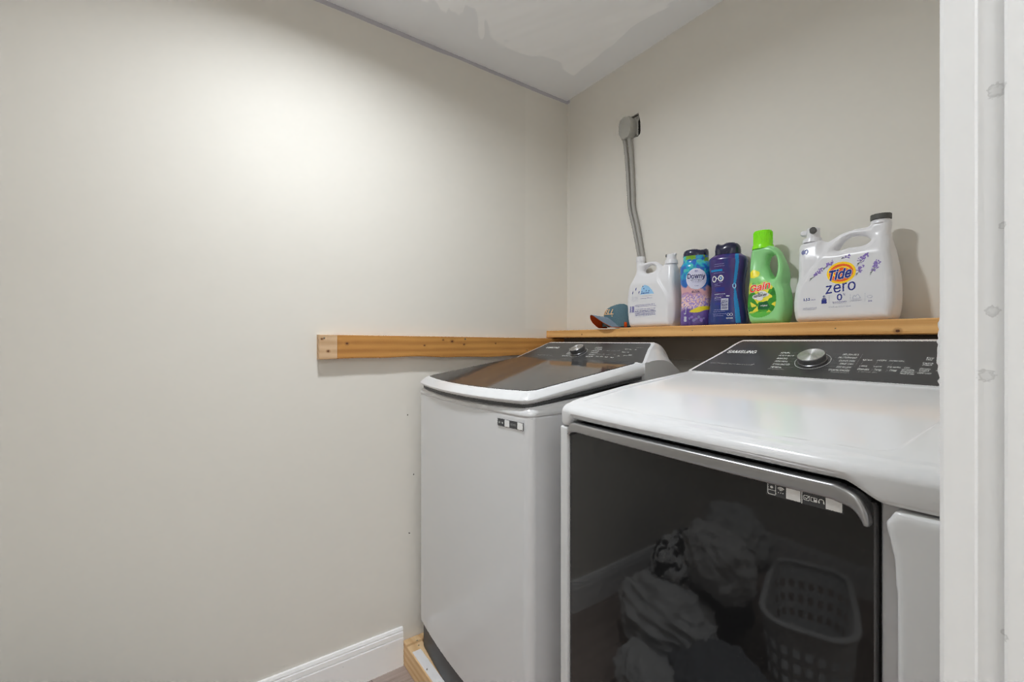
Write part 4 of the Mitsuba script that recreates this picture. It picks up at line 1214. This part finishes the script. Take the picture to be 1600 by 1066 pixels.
eg(ext(shapely.union_all([el(-.6600, 1.3790, .0225, .0070, 6), el(-.672, 1.376, .0120, .0075), el(-.655, 1.384, .0125, .0085), el(-.662, 1.370, .0095, .0060), el(-.643, 1.381, .0075, .0050)]), 0.0003), 'print_white', 'label_cloud', 0, 0, 0.0009)
sp2 = aff.affine_transform(letter_poly('softener', 0.0090, True), [1.0, 0.30, 0.08, 1.0, 0, 0])
b_ = sp2.bounds
sp2 = aff.translate(aff.scale(sp2, 0.0410 / (b_[2] - b_[0]), 1, origin=(b_[0], b_[1])), -.6810 - b_[0], 1.3735 - b_[1])
eg(ext(sp2, 0.0003), 'ink_dark', 'lettering', 0, 0, 0.0013)
eg(letters('fabric', 0.0040, 0.0003, True, 'c'), 'gain_dark', 'lettering', -.6610, 1.3850, 0.0013)
eg(ext(Polygon([(-.668, 1.338), (-.664, 1.356), (-.642, 1.362), (-.633, 1.344), (-.640, 1.336)]), 0.0003), 'gain_dark', 'leaf_patch', 0, 0, 0.0009)
eg(letters('original', 0.0042, 0.0003, True, 'c'), 'print_white', 'lettering', -.6500, 1.3465, 0.0013)

# ------------------------------------------------------------------ cap lying on the shelf
ht = thing('baseball_cap', 'worn blue-grey baseball cap with orange brim underside at the left end of the shelf', 'cap')
CC, CA, CB, CH = np.array([-1.249, 1.4225, SZ1]), 0.070, 0.056, 0.100


def crown(scale=1.0, zmin=0.006):
    rings = []
    th = np.linspace(0, 2 * np.pi, 64, endpoint=False)
    for s in np.linspace(0, 1, 26):
        ph = s * math.pi / 2 * 0.985
        r = math.cos(ph) ** 0.62
        dent = 1 + 0.03 * np.sin(3 * th + 4 * s) * (0.3 + s) + 0.015 * np.sin(7 * th + 2)
        x, y = CA * scale * r * np.cos(th) * dent, CB * scale * r * np.sin(th) * dent
        z = np.full(64, zmin + (CH * scale - zmin) * math.sin(ph) ** 0.95)
        z = z - 0.010 * s * np.exp(-((x + 0.02) / 0.03) ** 2 - (y / 0.03) ** 2) + 0.020 * s * x / CA * 0.4
        rings.append(np.stack([CC[0] + x, CC[1] + y, CC[2] + z], 1))
    return loft(rings, False, True)


cr = crown()
obj('crown', cr, 'denim', ht, True)
obj('button', trimesh.creation.icosphere(2, 0.0055), 'denim', ht, True, T().translate([CC[0] + 0.004, CC[1], CC[2] + CH - 0.006]))
ax = np.array([-0.33, -0.944, 0.0])
ax /= np.linalg.norm(ax)
pv = np.array([ax[1], -ax[0], 0])                               # across the brim


def brim(off):
    V, F = [], []
    NS, NW = 22, 33
    for i, s in enumerate(np.linspace(0, 1, NS)):
        for w in np.linspace(-1, 1, NW):
            length = 0.078 * math.sqrt(max(0.0, 1 - 0.72 * abs(w) ** 2.6))
            half = 0.058 - 0.002 * s
            base = CC[:2] + ax[:2] * (0.044 - 0.026 * w * w)
            q = base + ax[:2] * s * length + pv[:2] * w * half
            archh = 0.040 + 0.004 * s
            z = SZ1 + 0.0042 + off + archh * (1 - abs(w) ** 1.7) + 0.006 * s * (1 - w * w)
            V.append([q[0] - off * 0, q[1], z])
    for i in range(NS - 1):
        for j in range(NW - 1):
            a = i * NW + j
            F += [[a, a + 1, a + NW + 1], [a, a + NW + 1, a + NW]]
    return trimesh.Trimesh(V, F, process=False)


obj('brim', brim(0.0), 'denim_brim', ht, True)
obj('brim_lining', brim(-0.0024), 'orange_cloth', ht, True, label='orange underside of the brim')
stx = np.linspace(-0.10, 0.14, 8)
obj('strap', tube([[CC[0] + (CA + .0025) * math.cos(a), CC[1] + (CB + .0025) * math.sin(a), SZ1 + 0.013] for a in stx[2:] - 0.55], 0.0035, 8, 3.0), 'orange_cloth', ht, True)


def on_crown(mesh, u0, v0, nrm, lift=0.0012):
    v = np.array(mesh.vertices)
    nrm = np.array(nrm) / np.linalg.norm(nrm)
    t = np.array([-nrm[1], nrm[0], 0])
    o = CC + t * (v[:, :1] + u0) + np.array([0, 0, 1]) * (v[:, 2:3] + v0)
    o = o + nrm * 0.2
    ray = trimesh.ray.ray_triangle.RayMeshIntersector(cr)
    loc, ri, _ = ray.intersects_location(o, np.tile(-nrm, (len(o), 1)), multiple_hits=False)
    w = o - nrm * 0.15
    w[ri] = loc
    out_ = w + nrm * (lift + np.where(v[:, 1] < v[:, 1].mean(), 0.0006, 0))[:, None]
    return trimesh.Trimesh(out_, mesh.faces, process=False)


try:
    obj('lettering', on_crown(letters('BELL', 0.021, 0.0006, True, 'c', 0.1, 0.064), -0.004, 0.056, (-0.20, -0.98, 0)), 'stitch', ht, label='embroidered orange letters')
    obj('lettering', on_crown(letters('EST 1983', 0.006, 0.0006, False, 'c', 0.1, 0.052) if False else ext(sbox(-0.026, 0, 0.030, 0.0035), 0.0006), -0.004, 0.047, (-0.20, -0.98, 0)), 'stitch', ht)
except BaseException as e:
    print('crown lettering', e)

# ------------------------------------------------------------------ dryer outlet, plug and cord
ob = thing('outlet_box', 'metal outlet box in a rough hole high on the back wall', 'outlet box')
BXc, BZc = -1.243, 2.142
shell = m3.Manifold.cube([0.093, 0.055, 0.090], False).translate([BXc - 0.0465, WB + 0.002, BZc - 0.045]) - m3.Manifold.cube([0.090, 0.056, 0.087], False).translate([BXc - 0.0450, WB - 0.001, BZc - 0.0435])
obj('box', shell, 'box_metal', ob)
obj('receptacle', bx(BXc - 0.028, BXc + 0.020, WB + 0.010, WB + 0.050, BZc - 0.036, BZc + 0.034, 0.004), 'box_dark', ob)
obj('strap', cat(bx(BXc - 0.014, BXc + 0.038, WB + 0.006, WB + 0.009, BZc + 0.022, BZc + 0.042, 0.001), bx(BXc + 0.012, BXc + 0.034, WB + 0.006, WB + 0.009, BZc - 0.042, BZc + 0.030, 0.001)), 'plug_grey', ob)
for x, z in ((0.028, 0.034), (0.024, -0.036), (-0.004, 0.036)):
    screw(ob, (BXc + x, WB + 0.006, BZc + z), (0, -1, 0), 0.003)
pg = thing('power_cord', 'grey flat dryer cord with large round plug hanging down the back wall', 'cord')
PX, PZ, PY = -1.246, 2.140, WB - 0.037
oc = Polygon([(-.018, -.050), (.018, -.050), (.030, -.028), (.032, .012), (.024, .036), (-.006, .043), (-.026, .036), (-.034, .010), (-.032, -.024)]).buffer(-0.004).buffer(0.004)
rings = [[(PX + x * k, PY + dy, PZ + z * k) for x, z in np.array(oc.exterior.coords)[:-1]] for dy, k in ((0.046, 0.90), (0.020, 0.97), (0.004, 1.0), (0.0, 0.95))]
obj('plug', loft(rings), 'plug_grey', pg, 35)
path = bez([(PX - 0.002, PY + 0.016, PZ - 0.040), (-1.2440, WB - 0.018, 2.06), (-1.2395, WB - 0.0135, 1.98), (-1.233, WB - 0.0125, 1.87), (-1.229, WB - 0.0120, 1.80), (-1.209, WB - 0.0120, 1.72), (-1.188, WB - 0.0108, 1.62), (-1.176, WB - 0.0098, 1.54), (-1.172, WB - 0.0085, 1.40), (-1.172, WB - 0.0080, 1.262)], 8)
tt = np.gradient(path, axis=0)
side = np.stack([-tt[:, 2], 0 * tt[:, 0], tt[:, 0]], 1)
side /= np.linalg.norm(side, axis=1, keepdims=True)
tw = np.interp(path[:, 2], [1.5, 1.75, 2.0, 2.1], [0.0080, 0.0095, 0.0120, 0.0120])[:, None]
dyy = np.interp(path[:, 2], [1.5, 1.72, 1.9], [0.0, 0.0012, 0.0])
obj('strand', tube(path + side * tw, 0.0085, 12), 'cord_grey', pg, True)
obj('strand', tube(path - side * tw * 1.0 + np.array([0, 0.0008, 0]), 0.0080, 12), 'cord_grey', pg, True)

# ------------------------------------------------------------------ laundry on the floor (seen mirrored in the dryer door)
GARM = [
    ('white_sheet', 'crumpled white bedsheet on the left of the laundry pile', 'sheet', (-1.18, -0.10, 0.13), (0.24, 0.20, 0.15), (0.62, 0.62, 0.62), 1),
    ('grey_shirt', 'crumpled grey shirt low in the laundry pile', 'shirt', (-0.83, -0.02, 0.10), (0.20, 0.17, 0.10), (0.22, 0.23, 0.25), 2),
    ('dark_trousers', 'crumpled black trousers in the middle of the laundry pile', 'trousers', (-1.16, -0.42, 0.14), (0.24, 0.19, 0.15), (0.025, 0.026, 0.03), 3),
    ('pale_towel', 'bundled pale towel on top of the laundry pile', 'towel', (-1.02, -0.30, 0.37), (0.17, 0.15, 0.14), (0.55, 0.54, 0.53), 4),
    ('patterned_blouse', 'patterned black and white blouse draped on the laundry pile', 'blouse', (-1.21, -0.25, 0.31), (0.13, 0.16, 0.11), (0.3, 0.3, 0.3), 5),
    ('light_blanket', 'rolled light blanket at the top of the laundry pile', 'blanket', (-1.08, -0.57, 0.36), (0.17, 0.16, 0.15), (0.50, 0.50, 0.49), 6),
    ('dark_sweater', 'dark sweater at the foot of the laundry pile', 'sweater', (-1.38, -0.62, 0.12), (0.16, 0.16, 0.12), (0.06, 0.06, 0.065), 7),
    ('white_shirt', 'crumpled white shirt at the front foot of the laundry pile', 'shirt', (-1.03, 0.16, 0.075), (0.17, 0.12, 0.07), (0.58, 0.58, 0.58), 8),
]
taken = None
for nm, lb, ct, c, r, col, seed in GARM:
    s = trimesh.creation.icosphere(5, 1.0)
    v = np.array(s.vertices)
    g = np.random.default_rng(seed)
    fold = np.zeros(len(v))
    for k in range(7):
        d = g.normal(size=3)
        d /= np.linalg.norm(d)
        ph = (v @ d) * g.uniform(5, 13) + 4.5 * meshkit.noise(v * 1.6 + 9 * k, seed)
        fold += (1 - np.abs(np.sin(ph)) ** 0.7) * g.uniform(0.5, 1.0)
    fold = (fold - fold.mean()) / 7
    lump = meshkit.fbm(v * 1.5 + seed, 3, seed) - 0.5
    v = v * (1 + 0.42 * fold + 0.55 * lump)[:, None] * np.array(r)
    v = v + np.array(c)
    v[:, 0] = np.maximum(v[:, 0], WL + 0.02)
    v[:, 2] = np.where(v[:, 2] < 0.02, 0.002 + 0.018 * np.exp((v[:, 2] - 0.02) / 0.02), v[:, 2])
    m = f'cloth_{nm}'
    if nm == 'patterned_blouse':
        mat(m, pr(proc(lambda p, n, uv: mix((0.03, 0.03, 0.03), (0.6, 0.6, 0.6), smoothstep(0.48, 0.56, fbm(p.x * 30, p.y * 30, p.z * 30)))), rough=0.9, spec=0.1))
    else:
        mat(m, pr(col, rough=0.9, spec=0.1))
    q = m3.Manifold(m3.Mesh(np.asarray(v, np.float32), np.asarray(s.faces, np.uint32)))
    piece = q if taken is None else q - taken
    taken = q if taken is None else taken + q
    one(nm, tri(piece), m, lb, ct, smooth=50)

lb = thing('laundry_basket', 'white plastic laundry basket with rows of holes beside the laundry pile', 'basket')
mat('basket_white', pr((0.66, 0.66, 0.66), rough=0.4))
BL, BW, BH = 0.54, 0.36, 0.30
per = LineString(np.array(rrect(-BL / 2, BL / 2, -BW / 2, BW / 2, 0.11, 12).exterior.coords))
plen = per.length
strip = sbox(0, 0, plen, BH)
holes = [rrect(0.020 + i * 0.048, 0.020 + i * 0.048 + 0.028, z, z + 0.032, 0.006, 3) for i in range(int(plen / 0.048)) for z in (0.085, 0.140, 0.195)]
strip = strip.difference(shapely.union_all(holes))


def wrap(v):
    s = np.clip(v[:, 0], 0, plen)
    P = shapely.line_interpolate_point(per, s)
    Q = shapely.line_interpolate_point(per, (s + 0.004) % plen)
    p, q = shapely.get_coordinates(P), shapely.get_coordinates(Q)
    t = q - p
    t /= np.linalg.norm(t, axis=1, keepdims=True) + 1e-9
    k = (0.80 + 0.20 * v[:, 2] / BH)[:, None]
    xy = p * k + np.stack([t[:, 1], -t[:, 0]], 1) * v[:, 1:2]
    return np.column_stack([xy, v[:, 2]])


PBk = T().translate([-0.685, -0.50, 0.0]).rotate([0, 0, 1], 72)
wall = slab(strip, 0.003, 0.02, wrap)
obj('side_wall', wall, 'basket_white', lb, 30, PBk)
rim = np.array([per.interpolate(s).coords[0] for s in np.linspace(0, plen, 80, endpoint=False)])
th = np.linspace(0, 2 * np.pi, 10, endpoint=False)
ringz = []
for i in range(80):
    t = rim[(i + 1) % 80] - rim[i - 1]
    t /= np.linalg.norm(t)
    nrm = np.array([t[1], -t[0]])
    ringz.append([(rim[i][0] + nrm[0] * (0.006 + 0.014 * math.cos(a)), rim[i][1] + nrm[1] * (0.006 + 0.014 * math.cos(a)), BH + 0.009 * math.sin(a)) for a in th])
obj('rim', loft(ringz + [ringz[0]], False, False), 'basket_white', lb, True, PBk)
bot = Polygon(np.array(per.coords) * 0.80)
obj('bottom', applied(trimesh.creation.extrude_polygon(bot, 0.004, engine='earcut'), np.eye(4)), 'basket_white', lb, False, PBk)
